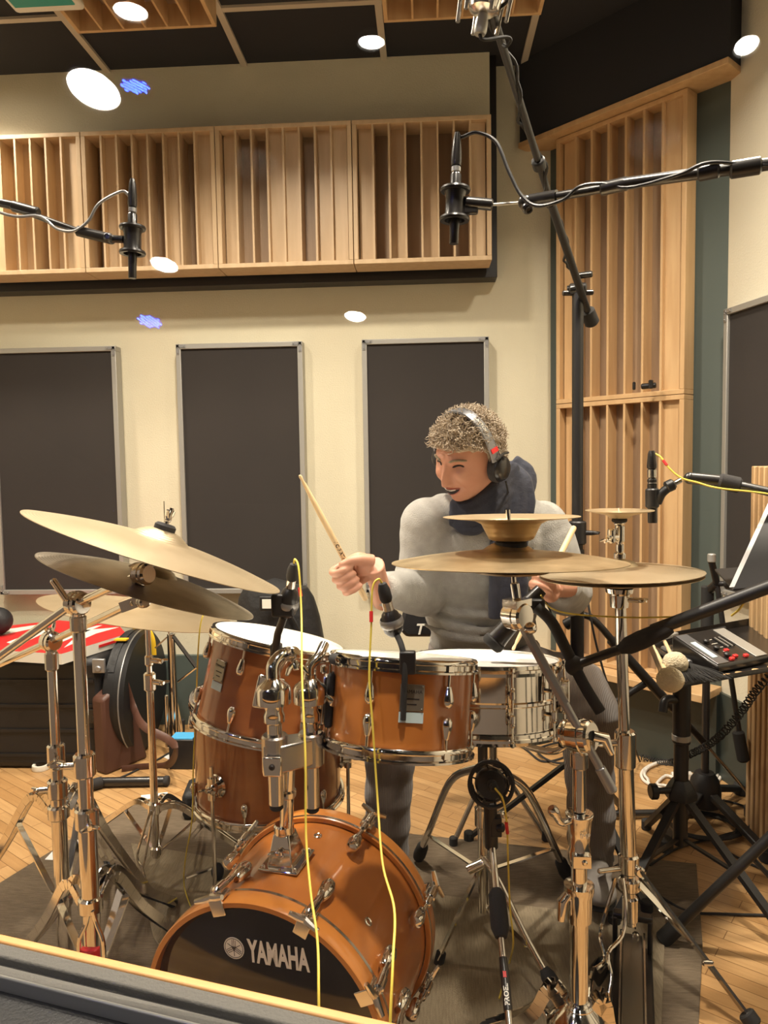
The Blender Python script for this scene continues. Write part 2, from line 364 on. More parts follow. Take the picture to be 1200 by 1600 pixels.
# two panes, the studio one tilted (as studio windows are) so the room lamps mirror twice
Z0 = V((0, 0, 1)); TILT = radians(10.35); PYAW = radians(3.18)
p_out = pa[2]+.004; p_in = pa[4]+.004
def pane(p, tilt, name, yaw=0):
    nh = V((nW.x*cos(yaw)-nW.y*sin(yaw), nW.x*sin(yaw)+nW.y*cos(yaw), 0)); nn = (nh*cos(tilt)+V((0, 0, sin(tilt)))).normalized(); tW = Z0.cross(nh); up = V((0, 0, 1)); up = (up-nn*up.dot(nn)).normalized()
    o = wq(p, 0, zs-.01); b = MB(); Lh = (z1-zs)/up.z
    b.poly([o+tW*1.34, o-tW*1.34, o-tW*1.34+up*Lh, o+tW*1.34+up*Lh], nn*.004); b2 = b.build(name, 'glass'); st(b2); return nn, o
nt_, ot = pane(p_out, -TILT, 'window_2', PYAW)
nv, ov = pane(p_in, 0, 'window_3')
# control room ceiling lamps, placed by mirroring the seen reflection in the pane
def mirror_hit(px, py, nn, o, z):
    d = ray(px, py).normalized(); t = (o-CAM).dot(nn)/d.dot(nn); p = CAM+d*t; r = d-nn*2*d.dot(nn)
    return p+r*((z-p.z)/r.z), t+(z-p.z)/r.z
ctl_n = 0
for (px, py, w, which, lab) in ((580, 66, 34, 0, 'recessed control room lamp mirrored near the top middle of the window'), (203, 18, 40, 0, 'recessed control room lamp mirrored over the slatted ceiling panel'),
        (145, 140, 64, 1, 'largest control room lamp, mirrored at the upper left of the window'), (1167, 70, 27, 1, 'small control room lamp mirrored high on the right of the window')):
    nn, o = ((nv, ov), (nt_, ot))[which]
    h, dist = mirror_hit(px, py, nn, o, 2.60)
    r = w/2/F*dist
    t = thing('recessed_lamp', (h.x, h.y, 2.60), lab, 'ceiling lamp', 'control room ceiling lamps')
    b = MB(); b.lathe([(r, .0), (r*1.12, -.004), (r*1.14, .019), (r, .019)], mat4((h.x, h.y, 2.60), (0, 0, 1)), 32, True); b.build('rim', 'alu', t)
    b = MB(); b.cyl((h.x, h.y, 2.604), (h.x, h.y, 2.612), r, 32); b.build('diffuser', 'lampc', t)
h, dist = mirror_hit(210, 125, nv, ov, 2.60)
t = thing('led_spotlight', (h.x, h.y, 2.575), 'small ceiling spot of blue light dots mirrored left in the window', 'led light')
b = MB(); b.rcyl((h.x, h.y, 2.58), (h.x, h.y, 2.62), .062, 28); b.build('housing', 'black', t)
b = MB()
for i in range(-3, 4):
    for j in range(-3, 4):
        if i*i+j*j < 10: b.ell((h.x+i*.016, h.y+j*.016, 2.579), .0042, n=8, mring=6)
b.build('light_dots', 'led', t)

# studio downlights
for i, (x, y, p) in enumerate(LAMPS):
    t = thing('downlight', (x, y, ceil_z-.03), ['recessed studio downlight above the floor tom', 'recessed studio downlight above the hi-hat stand', 'recessed studio downlight above the left cymbals', 'recessed studio downlight above the bass drum', 'recessed studio downlight above the black cases'][i], 'ceiling lamp', 'studio downlights')
    b = MB(); b.lathe([(.08, .0), (.10, -.002), (.105, .03), (.08, .03)], mat4((x, y, ceil_z-.03), (0, 0, 1)), 32, True); b.build('rim', 'alu', t)
    b = MB(); b.cyl((x, y, ceil_z-.018), (x, y, ceil_z-.004), .081, 32); b.build('diffuser', 'lamp', t)

# ceiling grid
xs0 = [W(px, py, BW).x for px, py in ((185, 118), (395, 110), (602, 103))]
dx = (xs0[2]-xs0[0])/2
b = MB()
for k in range(-4, 5):
    x = xs0[0]+dx*k
    if k > 3: continue
    b.box((x, 1.75, ceil_z-.006), (.026, 3.1, .012))
for k in range(7):
    y = BW-.50-k*dx; b.box((-.9, y, ceil_z-.005), (4.0, .026, .010))
st(b.build('trim_6', 'grid'))
# soffit over the corner, its wood board below
zt = W(850, 207, 3.18).z
A0 = V((CX, CY, 0))+dN*.115-dT*.075; A1 = V((DX, DY, 0))+dN*.115+dT*.045
b = MB(); b.poly([A0+V((0, 0, zt)), A1+V((0, 0, zt)), A1-dN*.3+V((0, 0, zt)), A0-dN*.3+V((0, 0, zt))], (0, 0, ceil_z-zt)); st(b.build('wall_soffit', 'tile'))
b = MB(); b.poly([A0+V((0, 0, zt-.022))+dN*.012, A1+V((0, 0, zt-.022))+dN*.012, A1-dN*.3+V((0, 0, zt-.022)), A0-dN*.3+V((0, 0, zt-.022))], (0, 0, .022)); st(b.build('trim_7', 'oak2', bev=.002))
# back board behind the upper diffusers: dark frame, cream bulkhead face above
zb = W(300, 428, BW-.14).z; zd0 = W(300, 425, BW-.20).z; zd1 = W(300, 206, BW-.20).z
xr = W(776, 300, BW-.08).x
b = MB(); b.box(((xr-2.59)/2, BW-.045, (zb+ceil_z)/2-.02), (xr+2.59, .09, ceil_z-zb+.04)); st(b.build('wall_panel', 'black', bev=.002))
b = MB(); b.box(((xr-.03-2.59)/2, BW-.10, (zd1+ceil_z)/2), (xr-.03+2.59, .03, ceil_z-zd1)); st(b.build('wall_bulkhead', 'wall'))

# QRD diffusers: frame, fins, wells of different depth
WD = [[.3, .75, .55, .95, .2, .0], [.55, .2, .9, .35, .75, .1], [.15, .62, .3, .85, .45, .1, .7, .2], [.25, .7, .2, .55, .9, .35, .1, .5]]
def diffuser(name, o, ux, uz, un, w, h, d, wells, lab, cat='acoustic diffuser', group=None, fr='oak', wm='oak', fin=.008, fb=.018, deepm='oak3'):
    # o: lower-left rear corner; ux along the width, uz up, un out of the wall
    o = V(o); ux = V(ux); uz = V(uz); un = V(un); t = thing(name, o, lab, cat, group)
    X = Matrix(((ux.x, uz.x, un.x, o.x), (ux.y, uz.y, un.y, o.y), (ux.z, uz.z, un.z, o.z), (0, 0, 0, 1)))
    b = MB()
    b.box((w/2, fb/2, d/2), (w, fb, d), X); b.box((w/2, h-fb/2, d/2), (w, fb, d), X)
    b.box((fb/2, h/2, d/2), (fb, h-2*fb, d), X); b.box((w-fb/2, h/2, d/2), (fb, h-2*fb, d), X)
    b.build('frame', fr, t, bev=.0015)
    n = len(wells); cw = (w-2*fb)/n
    for i in range(1, n):
        b = MB(); b.box((fb+cw*i, h/2, d/2), (fin, h-2*fb, d-.002), X); b.build('fin', fr, t)
    for i, q in enumerate(wells):
        dd = max(.012, d*q*.92); b = MB(); b.box((fb+cw*(i+.5), h/2, dd/2), (cw-fin, h-2*fb, dd), X); b.build('well_block', wm if q > .3 else deepm, t)  # deep wells take the darker beech: recess shade put into the colour
    return t
yf = BW-.115
seams = [W(px, 300, BW-.24).x for px in (130, 338, 553, 769)]
w4 = (seams[3]-seams[0])/3
labs = ['pale slatted wood diffuser at the left edge of the long row above the panels', 'pale slatted wood diffuser second from the left, behind the hanging left microphone', 'pale slatted wood diffuser third from the left, above the middle wall panel', 'pale slatted wood diffuser at the right end of the row, behind the right hanging microphone']
WL = [[.55, .2, .8, .35, .6, .1, .45, .9], [.1, .8, .15, .55, .3, .7, .05, .75], [.65, .3, .12, .75, .8, .25, .7, .85], [.7, .05, .55, .12, .6, .02, .25, .85]]
for i in range(4):
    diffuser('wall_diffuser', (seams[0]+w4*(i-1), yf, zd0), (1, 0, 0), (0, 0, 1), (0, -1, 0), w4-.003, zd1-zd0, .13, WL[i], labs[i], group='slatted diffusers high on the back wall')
# corner diffusers, lower and upper
c0 = V((CX, CY, 0))+dT*.085+dN*.005; wc = .56; hz0 = W(950, 1050, 2.95).z; hzm = W(980, 622, 2.95).z
diffuser('corner_diffuser', c0+V((0, 0, hz0)), dT, (0, 0, 1), dN, wc, hzm-hz0-.002, .075, [.5, .05, .25, .12, .05, .3, .8], 'lower tall wood diffuser standing on the corner shelf', group='tall corner diffusers', fr='oak2', wm='oak2', fin=.009)
diffuser('corner_diffuser', c0+V((0, 0, hzm)), dT, (0, 0, 1), dN, wc, zt-.025-hzm, .075, [.7, .05, .2, .1, .28, .05, .85], 'upper tall wood diffuser reaching the ceiling soffit in the corner', group='tall corner diffusers', fr='oak2', wm='oak2', fin=.009)
for (px, py, lab) in ((1017, 607, 'small dark clamp lying at the right on the ledge of the corner diffuser'), (993, 608, 'tiny dark plug standing left of the clamp on the diffuser ledge')):
    q = W(px, py, 2.83); z = hzm+.022
    b = MB(); b.rcyl((q.x-.03, q.y+.02, z+.012), (q.x+.02, q.y+.0, z+.014), .011) if px > 1000 else b.rcyl((q.x, q.y+.02, z), (q.x, q.y+.02, z+.03), .006)
    if px > 1000: b.rcyl((q.x, q.y, z+.001), (q.x, q.y, z+.034), .009)
    tag(b.build('clamp' if px > 1000 else 'plug', 'blackm'), lab, 'clamp' if px > 1000 else 'plug')
# corner bench: green plinth and wood shelf
s0 = V((CX, CY, 0))+dN*.14-dT*.5; s1 = V((DX, DY, 0))+dN*.14+dT*.0
b = MB(); b.poly([s0-dN*.10, s1-dN*.10, s1-dN*.14, s0-dN*.14], (0, 0, hz0-.03)); st(b.build('wall_plinth', 'bgreen'))
b = MB(); b.poly([s0+dN*.02+V((0, 0, hz0-.03)), s1+dN*.02+V((0, 0, hz0-.03)), s1-dN*.14+V((0, 0, hz0-.03)), s0-dN*.14+V((0, 0, hz0-.03))], (0, 0, .028)); st(b.build('trim_8', 'oak2', bev=.002))
zg = W(300, 1024, BW-.02).z
b = MB(); b.box(((CX-2.6)/2-.1, BW-.012, zg/2), (CX+2.4, .024, zg)); st(b.build('baseboard_back', 'green'))
b = MB(); q0 = V((DX, DY, 0))+RWn*.012; q1 = q0+RWd*2.8; b.poly([q0, q1, q1-RWn*.012, q0-RWn*.012], (0, 0, zg)); st(b.build('baseboard_right', 'bgreen'))

# framed fabric panels
def wall_panel(o, ux, un, w, h, lab, d=.045):
    o = V(o); ux = V(ux); un = V(un); t = thing('acoustic_panel', o, lab, 'acoustic panel', 'dark framed panels on the cream walls')
    X = Matrix(((ux.x, 0, un.x, o.x), (ux.y, 0, un.y, o.y), (ux.z, 1, un.z, o.z), (0, 0, 0, 1))); f = .022
    b = MB(); b.box((w/2, f/2, d/2), (w, f, d), X); b.box((w/2, h-f/2, d/2), (w, f, d), X); b.box((f/2, h/2, d/2), (f, h-2*f, d), X); b.box((w-f/2, h/2, d/2), (f, h-2*f, d), X)
    b.build('frame', 'alu', t, bev=.002)
    b = MB(); b.box((w/2, h/2, d/2-.004), (w-2*f, h-2*f, d-.012), X); b.build('fabric', 'fabric', t)
    for sx in (0, 1):
        for sy in (0, 1):
            cx = .004 if not sx else w-.004; cy = .004 if not sy else h-.004; ax = 1 if not sx else -1; ay = 1 if not sy else -1
            b = MB(); b.box((cx+ax*.02, cy+ay*.006, d+.0015), (.042, .012, .003), X); b.box((cx+ax*.006, cy+ay*.02, d+.0015), (.012, .042, .003), X)
            for k in (.012, .034): b.ell((cx+ax*k, cy+ay*.006, d+.003), .003, X, 8, 6); b.ell((cx+ax*.006, cy+ay*k, d+.003), .003, X, 8, 6)
            b.build('corner_bracket', 'steel', t)
yp = BW-.045
zp1 = W(300, 538, yp).z; zp0 = W(300, 927, yp).z
for (xl, xr_, lab) in ((-20, 180, 'dark framed fabric panel at the left edge, behind the left cymbals'), (274, 472, 'dark framed fabric panel in the middle of the back wall'), (565, 764, 'dark framed fabric panel behind the drummer')):
    a = W(xl, 538, BW-.06).x; c = W(xr_, 538, BW-.06).x; dz = -.0
    wall_panel((a, BW, zp0), (1, 0, 0), (0, -1, 0), c-a, zp1-zp0, lab, .06)
# right wall panel
def on_right(px, py):
    r = ray(px, py); o = V((DX, DY, 0)); t = (o-CAM).dot(RWn)/r.dot(RWn); return CAM+r*t
pr = on_right(1151, 484); prz0 = on_right(1151, 930).z
L0 = V((pr.x, pr.y, 0))
wall_panel(L0+V((0, 0, prz0)), RWd, RWn, .40, pr.z-prz0, 'dark framed fabric panel on the right wall behind the music desk', .05)
# slatted wooden gobo by the right wall
g0 = G(1164, 1285); g1 = G(1210, 1362)
ux = (g1-g0).normalized(); un = V((-ux.y, ux.x, 0)); un = un if un.x < 0 else -un
hg = W(1192, 728, g0.y).z
t = thing('slatted_gobo', g0, 'upright slatted wooden screen at the right edge by the wall', 'wooden screen')
b = MB(); X = Matrix(((ux.x, -un.x, 0, g0.x), (ux.y, -un.y, 0, g0.y), (0, 0, 1, 0), (0, 0, 0, 1))); b.box((.17, .075, hg/2), (.34, .05, hg), X); b.build('backing', 'oak3', t)
for k in range(7):
    b = MB(); b.box((.014+k*.05, .025, hg/2), (.028, .05, hg), X); b.build('slat', 'oak2', t, bev=.003)
# ceiling diffusers hung under the grid
def ceil_diff(pxl, pxr, py, lab):
    z = ceil_z-.15; 
    a = G(pxl, py, z); c = G(pxr, py, z); w = c.x-a.x; L = .62
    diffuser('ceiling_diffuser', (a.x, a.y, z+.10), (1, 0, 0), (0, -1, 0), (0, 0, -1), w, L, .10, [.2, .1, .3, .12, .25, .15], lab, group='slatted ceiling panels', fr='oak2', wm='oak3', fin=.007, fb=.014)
ceil_diff(122, 344, 53, 'slatted wooden ceiling panel at the upper left')
ceil_diff(600, 842, 36, 'slatted wooden ceiling panel at the upper middle, behind the large silver microphone')
# corner sign at top left
q = G(68, 6, 2.70); t = thing('ceiling_sign', (q.x, q.y, 2.70), 'small teal and white sign at the top left below the ceiling', 'sign')
b = MB(); b.box((q.x, q.y, 2.715), (.235, .10, .03)); b.build('housing', 'white', t, bev=.012)
b = MB(); b.box((q.x, q.y-.02, 2.699), (.20, .06, .004)); b.build('sign_face', 'teal', t, bev=.001)
b = MB(); b.cyl((q.x, q.y, 2.725), (q.x, q.y, ceil_z), .008); b.build('hanger', 'alu', t)

# rugs
def rug(name, m, pts, z, th, lab):
    P = [G(*p) for p in pts]; b = MB(); b.poly([V((p.x, p.y, z)) for p in P], (0, 0, th)); return tag(b.build(name, m, bev=.002), lab, 'rug')
rug('woven_rug', 'rug', [(212, 1250), (640, 1305), (1088, 1352), (1098, 1480), (1092, 1600), (1080, 1720), (300, 1720), (-250, 1560), (-10, 1388)], .0, .006, 'dark brown woven rug lying under the whole drum kit')
rug('woven_rug', 'rug2', [(205, 1322), (640, 1398), (860, 1425), (1040, 1440), (1030, 1700), (400, 1700), (240, 1470)], .006, .005, 'olive beige woven rug lying on top of the brown one, under the bass drum')
# ---------------------------------------------------------------- drums
def wing_nut(b, c, ax, s=.012):
    c = V(c); ax = V(ax).normalized(); f = frame(ax); x = f.col[0]
    b.lathe([(s*.35, -s*.3), (s*.42, 0), (s*.3, s*.6)], mat4(c, ax), 12)
    for q in (-1, 1): b.tube([c+x*q*s*.2, c+x*q*s*.75+ax*s*.5, c+x*q*s*1.05+ax*s*1.05], [s*.22, s*.26, s*.18], 8)
def drum_hoop(X, r, h0, h1, inn=.010, fl=.006):
    b = MB(); b.lathe([(r-inn, h0), (r-.003, h0), (r, h0+(h1-h0)*.15), (r, h0+(h1-h0)*.3), (r-.0035, h0+(h1-h0)*.4), (r-.0035, h0+(h1-h0)*.75), (r+.001, h0+(h1-h0)*.85), (r+.001, h1), (r-inn, h1)], X, 72, True); return b
def tear_lug(t, X, r, ang, h, dirn, hoop_h):
    # tear-shaped lug on a shell of radius r at angle ang, height h (down the axis), its rod runs to hoop_h
    c = X @ V((cos(ang)*r, sin(ang)*r, h)); rad = (X.to_3x3() @ V((cos(ang), sin(ang), 0))).normalized(); ax = (X.to_3x3() @ V((0, 0, 1))).normalized()*dirn
    b = MB(); Xl = mat4(c, ax, rad)                    # local x outwards, z towards hoop
    prof = [(.0014, -.022), (.0065, -.020), (.0098, -.014), (.0104, -.007), (.0085, .003), (.0065, .010), (.0056, .015), (.005, .016)]
    b.lathe(prof, mat4(c+rad*.007, ax, rad), 16)
    b.rcyl(c-rad*.002-ax*.009, c+rad*.011-ax*.009, .0065, 14)
    lug = b.build('lug', 'chrome', t)
    e = X @ V((cos(ang)*(r+.008), sin(ang)*(r+.008), hoop_h))
    b = MB(); s = c+rad*.007+ax*.014; b.cyl(s, e, .0028, 10); b.rcyl(e-ax*.004, e+ax*.009, .0052, 10); b.box((0, 0, 0), (.014, .012, .010), mat4(e-rad*.002, ax, rad)); b.build('tension_rod', 'chrome', lug)
def tom(name, top, ax, rh, L, label, nl=6, a0=0.0, shell='shell', cat='tom drum', low=True, lugl=.046):
    top = V(top); ax = V(ax).normalized(); X = mat4(top, ax, V((1, 0, 0))); rs = rh-.012
    base = top+ax*L; t = thing(name, base, label, cat)
    b = MB(); b.lathe([(rs, .012), (rs, L-.012), (rs-.006, L-.008), (rs-.006, .008)], X, 72, True); b.build('shell', shell, t)
    b = MB(); b.lathe([(0, .003), (rs-.004, .003), (rs+.003, .008), (rs+.003, .012), (0, .006)], X, 72); b.build('top_head', 'head', t)
    b = MB(); b.lathe([(0, L-.004), (rs-.004, L-.004), (rs+.003, L-.009), (0, L-.007)], X, 72); b.build('bottom_head', 'head', t)
    drum_hoop(X, rh, -.002, .022).build('top_hoop', 'chrome', t); drum_hoop(X, rh, L-.022, L+.002).build('bottom_hoop', 'chrome', t)
    for k in range(nl):
        a = a0+2*pi*k/nl
        tear_lug(t, X, rs, a, lugl+.012, -1, .012)
        if low: tear_lug(t, X, rs, a, L-lugl-.010, 1, L-.012)
    return t, X, rs
def ang_of(X, p):                                       # drum angle facing a world point
    q = X.inverted() @ V(p); return math.atan2(q.y, q.x)
# rack tom
rt = V((-.047, 1.39, .829)); rax = V((-.068, -.21, -.975)).normalized()
_X = mat4(rt, rax, V((1, 0, 0)))
aL = ang_of(_X, W(665, 1100, 1.2)); aB = ang_of(_X, W(628, 1100, 1.2))
rtom, RX, rrs = tom('rack_tom', rt, rax, .142, .172, 'small amber rack tom beside the chrome snare drum', 6, ang_of(_X, W(705, 1100, 1.262)), 'shell2')
def badge(t, X, rs, ang, h, w=.042, hh=.045, st_=True, roll=0):
    c = X @ V((cos(ang)*rs, sin(ang)*rs, h)); rad = (X.to_3x3() @ V((cos(ang), sin(ang), 0))).normalized(); ax = (X.to_3x3() @ V((0, 0, 1))).normalized()
    tx = rad.cross(ax); tx = -tx if tx.dot(RT) < 0 else tx; up = -ax
    Xb = Matrix(((tx.x, up.x, rad.x, c.x), (tx.y, up.y, rad.y, c.y), (tx.z, up.z, rad.z, c.z), (0, 0, 0, 1)))
    b = MB(); b.box((0, 0, .0015), (w, hh, .004), Xb)
    for sx in (-1, 1):
        for sy in (-1, 1): b.ell((sx*w*.42, sy*hh*.42, .0035), .0018, Xb, 8, 6)
    o = b.build('badge', 'badge', t, bev=.001)
    mp = planemap(c+rad*.0036+up*hh*.22, tx, up)
    text_mb('YAMAHA', .0085, mp, .0003).build('lettering', 'dark', o)
    b = MB()
    for k in (0, 1): b.box((0, -hh*(.05+.2*k), .0037), (w*(.6-.2*k), .0022, .0004), Xb)
    b.build('engraving', 'dark', o)
    if st_:
        b = MB(); b.box((0, -hh*.5-.011, .0012), (w*1.02, .018, .002), Xb); b.build('sticker', 'lblue', t)
badge(rtom, RX, rrs, ang_of(RX, W(641, 1100, 1.262)), .063)
b = MB(); b.torus(RX @ V((0, 0, .010)), rax, .143, .0105, 14, 10, ang_of(RX, W(552, 1030, 1.33))-.09, ang_of(RX, W(552, 1030, 1.33))+.09, x=V((1, 0, 0))); b.build('hoop_protector', 'foam', rtom)
# larger tom hanging left
ta = V((-.361, 1.76, .777)); tax = V((-.21, -.126, -.97)).normalized(); _X = mat4(ta, tax, V((1, 0, 0)))
ltom, LX, lrs = tom('hanging_tom', ta, tax, .167, .226, 'larger amber tom tilted to the right above the floor tom', 6, ang_of(_X, W(378, 1040, 1.6)), 'shell')
badge(ltom, LX, lrs, ang_of(LX, W(335, 1055, 1.62)), .085, .036, .048)
# floor tom
fx = W(420, 1290, 2.08).x; ftop = V((fx, 2.10, .535)); fax = V((0, 0, -1)); FR = .222
_X = mat4(ftop, fax, V((1, 0, 0)))
ftom, FX, frs = tom('floor_tom', ftop, fax, FR, .315, 'wide amber floor tom on chrome legs behind the bass drum', 6, ang_of(_X, W(385, 1250, 1.90)), 'shell', 'floor tom')
def floor_leg(a, bent=True):
    c = FX @ V((cos(a)*frs, sin(a)*frs, .20)); rad = V((cos(a), sin(a), 0)); rad = (FX.to_3x3() @ rad).normalized()
    b = MB(); b.rcyl(c-rad*.002, c+rad*.012, .032, 24, .005); b.rcyl(c+rad*.008, c+rad*.034, .019, 18, .004); b.cyl(c+rad*.024+V((0, 0, .03)), c+rad*.024-V((0, 0, .03)), .012, 14)
    wing_nut(b, c+rad*.036, rad, .018); br = b.build('leg_bracket', 'chrome', ftom)
    b = MB(); p = c+rad*.024; b.tube(crom([p+V((0, 0, .06)), V((p.x, p.y, .10)), V((p.x, p.y, .06))+rad*.01, V((p.x, p.y, .018))+rad*.03], 5), .0055, 10); b.build('leg', 'chrome', ftom)
    b = MB(); q = V((p.x, p.y, .0))+rad*.032; b.rcyl(q+V((0, 0, .007)), q+V((0, 0, .045))-rad*.006, .012, 14); b.build('rubber_foot', 'rubber', ftom)
aF = ang_of(FX, W(335, 1235, 1.90))
for k in range(3): floor_leg(aF+2*pi*k/3)
# snare drum
sn = V((.127, 1.702, .741)); sax = V((-.02, -.146, -.989)).normalized(); SX = mat4(sn, sax, V((1, 0, 0))); SR = .181; SL = .160; srs = .170
snare = thing('snare_drum', sn+sax*SL, 'chrome snare drum with a white head in front of the drummer', 'snare drum')
b = MB(); b.lathe([(srs, .012), (srs, .074), (srs+.003, .077), (srs+.003, .083), (srs, .086), (srs, SL-.012), (srs-.004, SL-.01), (srs-.004, .01)], SX, 72, True); b.build('shell', 'chrome', snare)
b = MB(); b.lathe([(0, .002), (srs, .002), (srs+.004, .008), (0, .006)], SX, 72); b.build('top_head', 'head', snare)
b = MB(); b.lathe([(0, SL-.004), (srs, SL-.004), (srs+.002, SL-.008), (0, SL-.006)], SX, 72); b.build('bottom_head', 'head', snare)
for (h0, h1, nm_) in ((-.002, .020, 'top_hoop'), (SL-.02, SL+.002, 'bottom_hoop')):
    b = MB(); b.lathe([(SR-.008, h0), (SR-.002, h0), (SR-.001, (h0+h1)/2-.004), (SR+.004, (h0+h1)/2-.003), (SR+.004, (h0+h1)/2+.003), (SR-.001, (h0+h1)/2+.004), (SR-.002, h1), (SR-.008, h1)], SX, 72, True); b.build(nm_, 'chrome', snare)
aS = ang_of(SX, W(799, 1100, 1.52))
for k in range(10):
    a = aS+2*pi*k/10; rad = (SX.to_3x3() @ V((cos(a), sin(a), 0))).normalized(); P_ = lambda h, o=0: SX @ V((cos(a)*(SR+o), sin(a)*(SR+o), h))
    b = MB(); b.cyl(P_(.008, .004), P_(SL-.008, .004), .0026, 8)
    for h in (.055, .105): b.rcyl(P_(h-.010, .004), P_(h+.010, .004), .0062, 10); b.cyl(P_(h, -.012), P_(h, .002), .0045, 8); b.ell(P_(h+(-.012 if h < .08 else .012), .004), .0058, None, 10, 8)
    for h in (.004, SL-.004): b.rcyl(P_(h-.006, .004), P_(h+.006, .004), .0055, 8)
    b.build('tube_lug', 'chrome', snare)
a = ang_of(SX, W(882, 1100, 1.66)); c = SX @ V((cos(a)*(srs+.014), sin(a)*(srs+.014), .075)); b = MB(); b.box((0, 0, 0), (.022, .05, .07), mat4(c, sax, (SX.to_3x3() @ V((cos(a), sin(a), 0))))); b.build('strainer', 'chrome', snare, bev=.004)

# bass drum
bf = V((-.296, 1.19, .232)); bax = V((.252, .967, .025)).normalized(); BX = mat4(bf, bax, V((0, 0, 1))); BR = .227; BL = .338
# local x is up, y = axis x up
bass = thing('bass_drum', (bf.x+bax.x*.17, bf.y+bax.y*.17, 0), 'small honey coloured bass drum with a black lettered front head', 'bass drum')
b = MB(); b.lathe([(BR-.012, .036), (BR-.012, BL-.036), (BR-.018, BL-.03), (BR-.018, .03)], BX, 96, True); b.build('shell', 'shell2', bass)
for (h0, h1, nm_) in ((0, .042, 'front_hoop'), (BL-.040, BL, 'rear_hoop')):
    b = MB(); b.lathe([(BR-.0105, h0), (BR-.002, h0), (BR, h0+.003), (BR, h1-.003), (BR-.002, h1), (BR-.0105, h1)], BX, 96, True); o = b.build(nm_, 'hoopw', bass)
    e = h1-.006 if h0 == 0 else h0+.006
    b = MB(); b.lathe([(BR-.006, e-.003), (BR+.0008, e-.003), (BR+.0008, e+.003), (BR-.006, e+.003)], BX, 96, True); b.build('silver_inlay', 'chrome2', o)
b = MB(); b.lathe([(0, .014), (BR-.022, .014), (BR-.0105, .020), (BR-.0105, .024), (0, .018)], BX, 96); fh = b.build('front_head', 'bhead', bass)
b = MB(); b.lathe([(0, BL-.018), (BR-.02, BL-.018), (BR-.0105, BL-.024), (0, BL-.022)], BX, 96); b.build('rear_head', 'head', bass)
# lettering on the front head
def head_hit(px, py):
    o = bf+bax*.0135; r = ray(px, py); return CAM+r*((o-CAM).dot(bax)/r.dot(bax))
l0 = head_hit(387, 1486); l1 = head_hit(484, 1503); tx = (l1-l0); lw = tx.length; tx.normalize()
upv = (V((0, 0, 1))-bax*bax.z); upv = (upv-tx*upv.dot(tx)).normalized()
hh = (head_hit(390, 1467)-head_hit(392, 1507)).length
mb = text_mb('YAMAHA', hh*1.18, planemap((l0+l1)/2-bax*.0004, tx, upv), .0005, .0020, .72)
xs_ = [(v-(l0+l1)/2).dot(tx) for v in mb.v]; k = lw/(max(xs_)-min(xs_)); mb.v = [v+tx*((v-(l0+l1)/2).dot(tx)*(k-1)) for v in mb.v]
mb.build('lettering', 'white', fh)
ec = head_hit(366, 1481); er = (head_hit(366, 1465)-head_hit(366, 1498)).length/2
b = MB(); b.lathe([(0, 0), (er, 0), (er, .0006), (0, .0006)], mat4(ec-bax*.0003, -bax), 40); em = b.build('emblem', 'white', fh)
b = MB(); b.torus(ec-bax*.0011, bax, er*.88, er*.025, 40, 6)
for k in range(3):
    a = pi/2+2*pi*k/3; d = tx*cos(a)+upv*sin(a); p_ = tx*(-sin(a))+upv*cos(a); cc = ec-bax*.0011
    b.bar(cc-d*er*.72, cc+d*er*.80, er*.04, .0006, bax)
    for q in (-1, 1): b.bar(cc+p_*q*er*.16+d*er*.12, cc+p_*q*er*.16+d*er*.74, er*.035, .0006, bax)
    b.bar(cc-p_*er*.18+d*er*.12, cc+p_*er*.18+d*er*.12, er*.035, .0006, bax)
b.build('tuning_forks', 'dark', em)
# claws, rods and lugs
def bass_claw(a, front=True):
    rad = (BX.to_3x3() @ V((cos(a), sin(a), 0))).normalized(); tg = bax.cross(rad); h = .0 if front else BL; s = 1 if front else -1
    P_ = lambda hh_, o: BX @ V((cos(a)*(BR+o), sin(a)*(BR+o), hh_))
    b = MB(); Xc = lambda hh_, o: mat4(P_(hh_, o), bax, rad)
    b.box((0, 0, 0), (.030, .026, .006), Xc(h-s*.003, -.006)); b.box((0, 0, 0), (.006, .026, .034), Xc(h+s*.012, .006)); b.rcyl(P_(h+s*.004, .016), P_(h+s*.036, .014), .0095, 14)
    b.box((0, 0, 0), (.012, .010, .022), Xc(h+s*.018, .008))
    cl = b.build('claw_hook', 'chrome', bass, bev=.0015)
    b = MB(); b.cyl(P_(h-s*.010, .017), P_(h+s*.075, .010), .0042, 10); b.rcyl(P_(h+s*.03, .014), P_(h+s*.055, .012), .0075, 12); 
    for q in (-1, 1): b.tube([P_(h-s*.010, .017), P_(h-s*.014, .017)+tg*q*.012, P_(h-s*.018, .018)+tg*q*.028], [.0065, .0060, .0042], 8)
    b.build('t_rod', 'chrome', cl)
    b = MB(); b.lathe([(.003, -.022), (.0115, -.017), (.0145, -.004), (.012, .012), (.009, .024), (.007, .026)], mat4(P_(h+s*.092, .004), -bax*s), 14); b.rcyl(P_(h+s*.098, -.014), P_(h+s*.098, .012), .008, 12); b.build('lug', 'chrome', bass)
def bass_ang(px, py, h):                                  # angle on the hoop nearest a pixel
    best = None
    for k in range(720):
        a = 2*pi*k/720; q = BX @ V((cos(a)*(BR+.012), sin(a)*(BR+.012), h)); d = q-CAM; z = d.dot(fw); e = (600+F*d.dot(RT)/z-px)**2+(800-F*d.dot(UP)/z-py)**2
        if best is None or e < best[0]: best = (e, a)
    return best[1]
for (px, py) in ((335, 1400), (484, 1425), (600, 1545)): bass_claw(bass_ang(px, py, .0), True)
a_ = bass_ang(335, 1400, 0)
for k in range(3): bass_claw(a_+radians(50+50*k), True) if k else None
for (px, py) in ((388, 1305), (577, 1282), (668, 1392), (668, 1530)): bass_claw(bass_ang(px, py, BL), False)
b = MB()
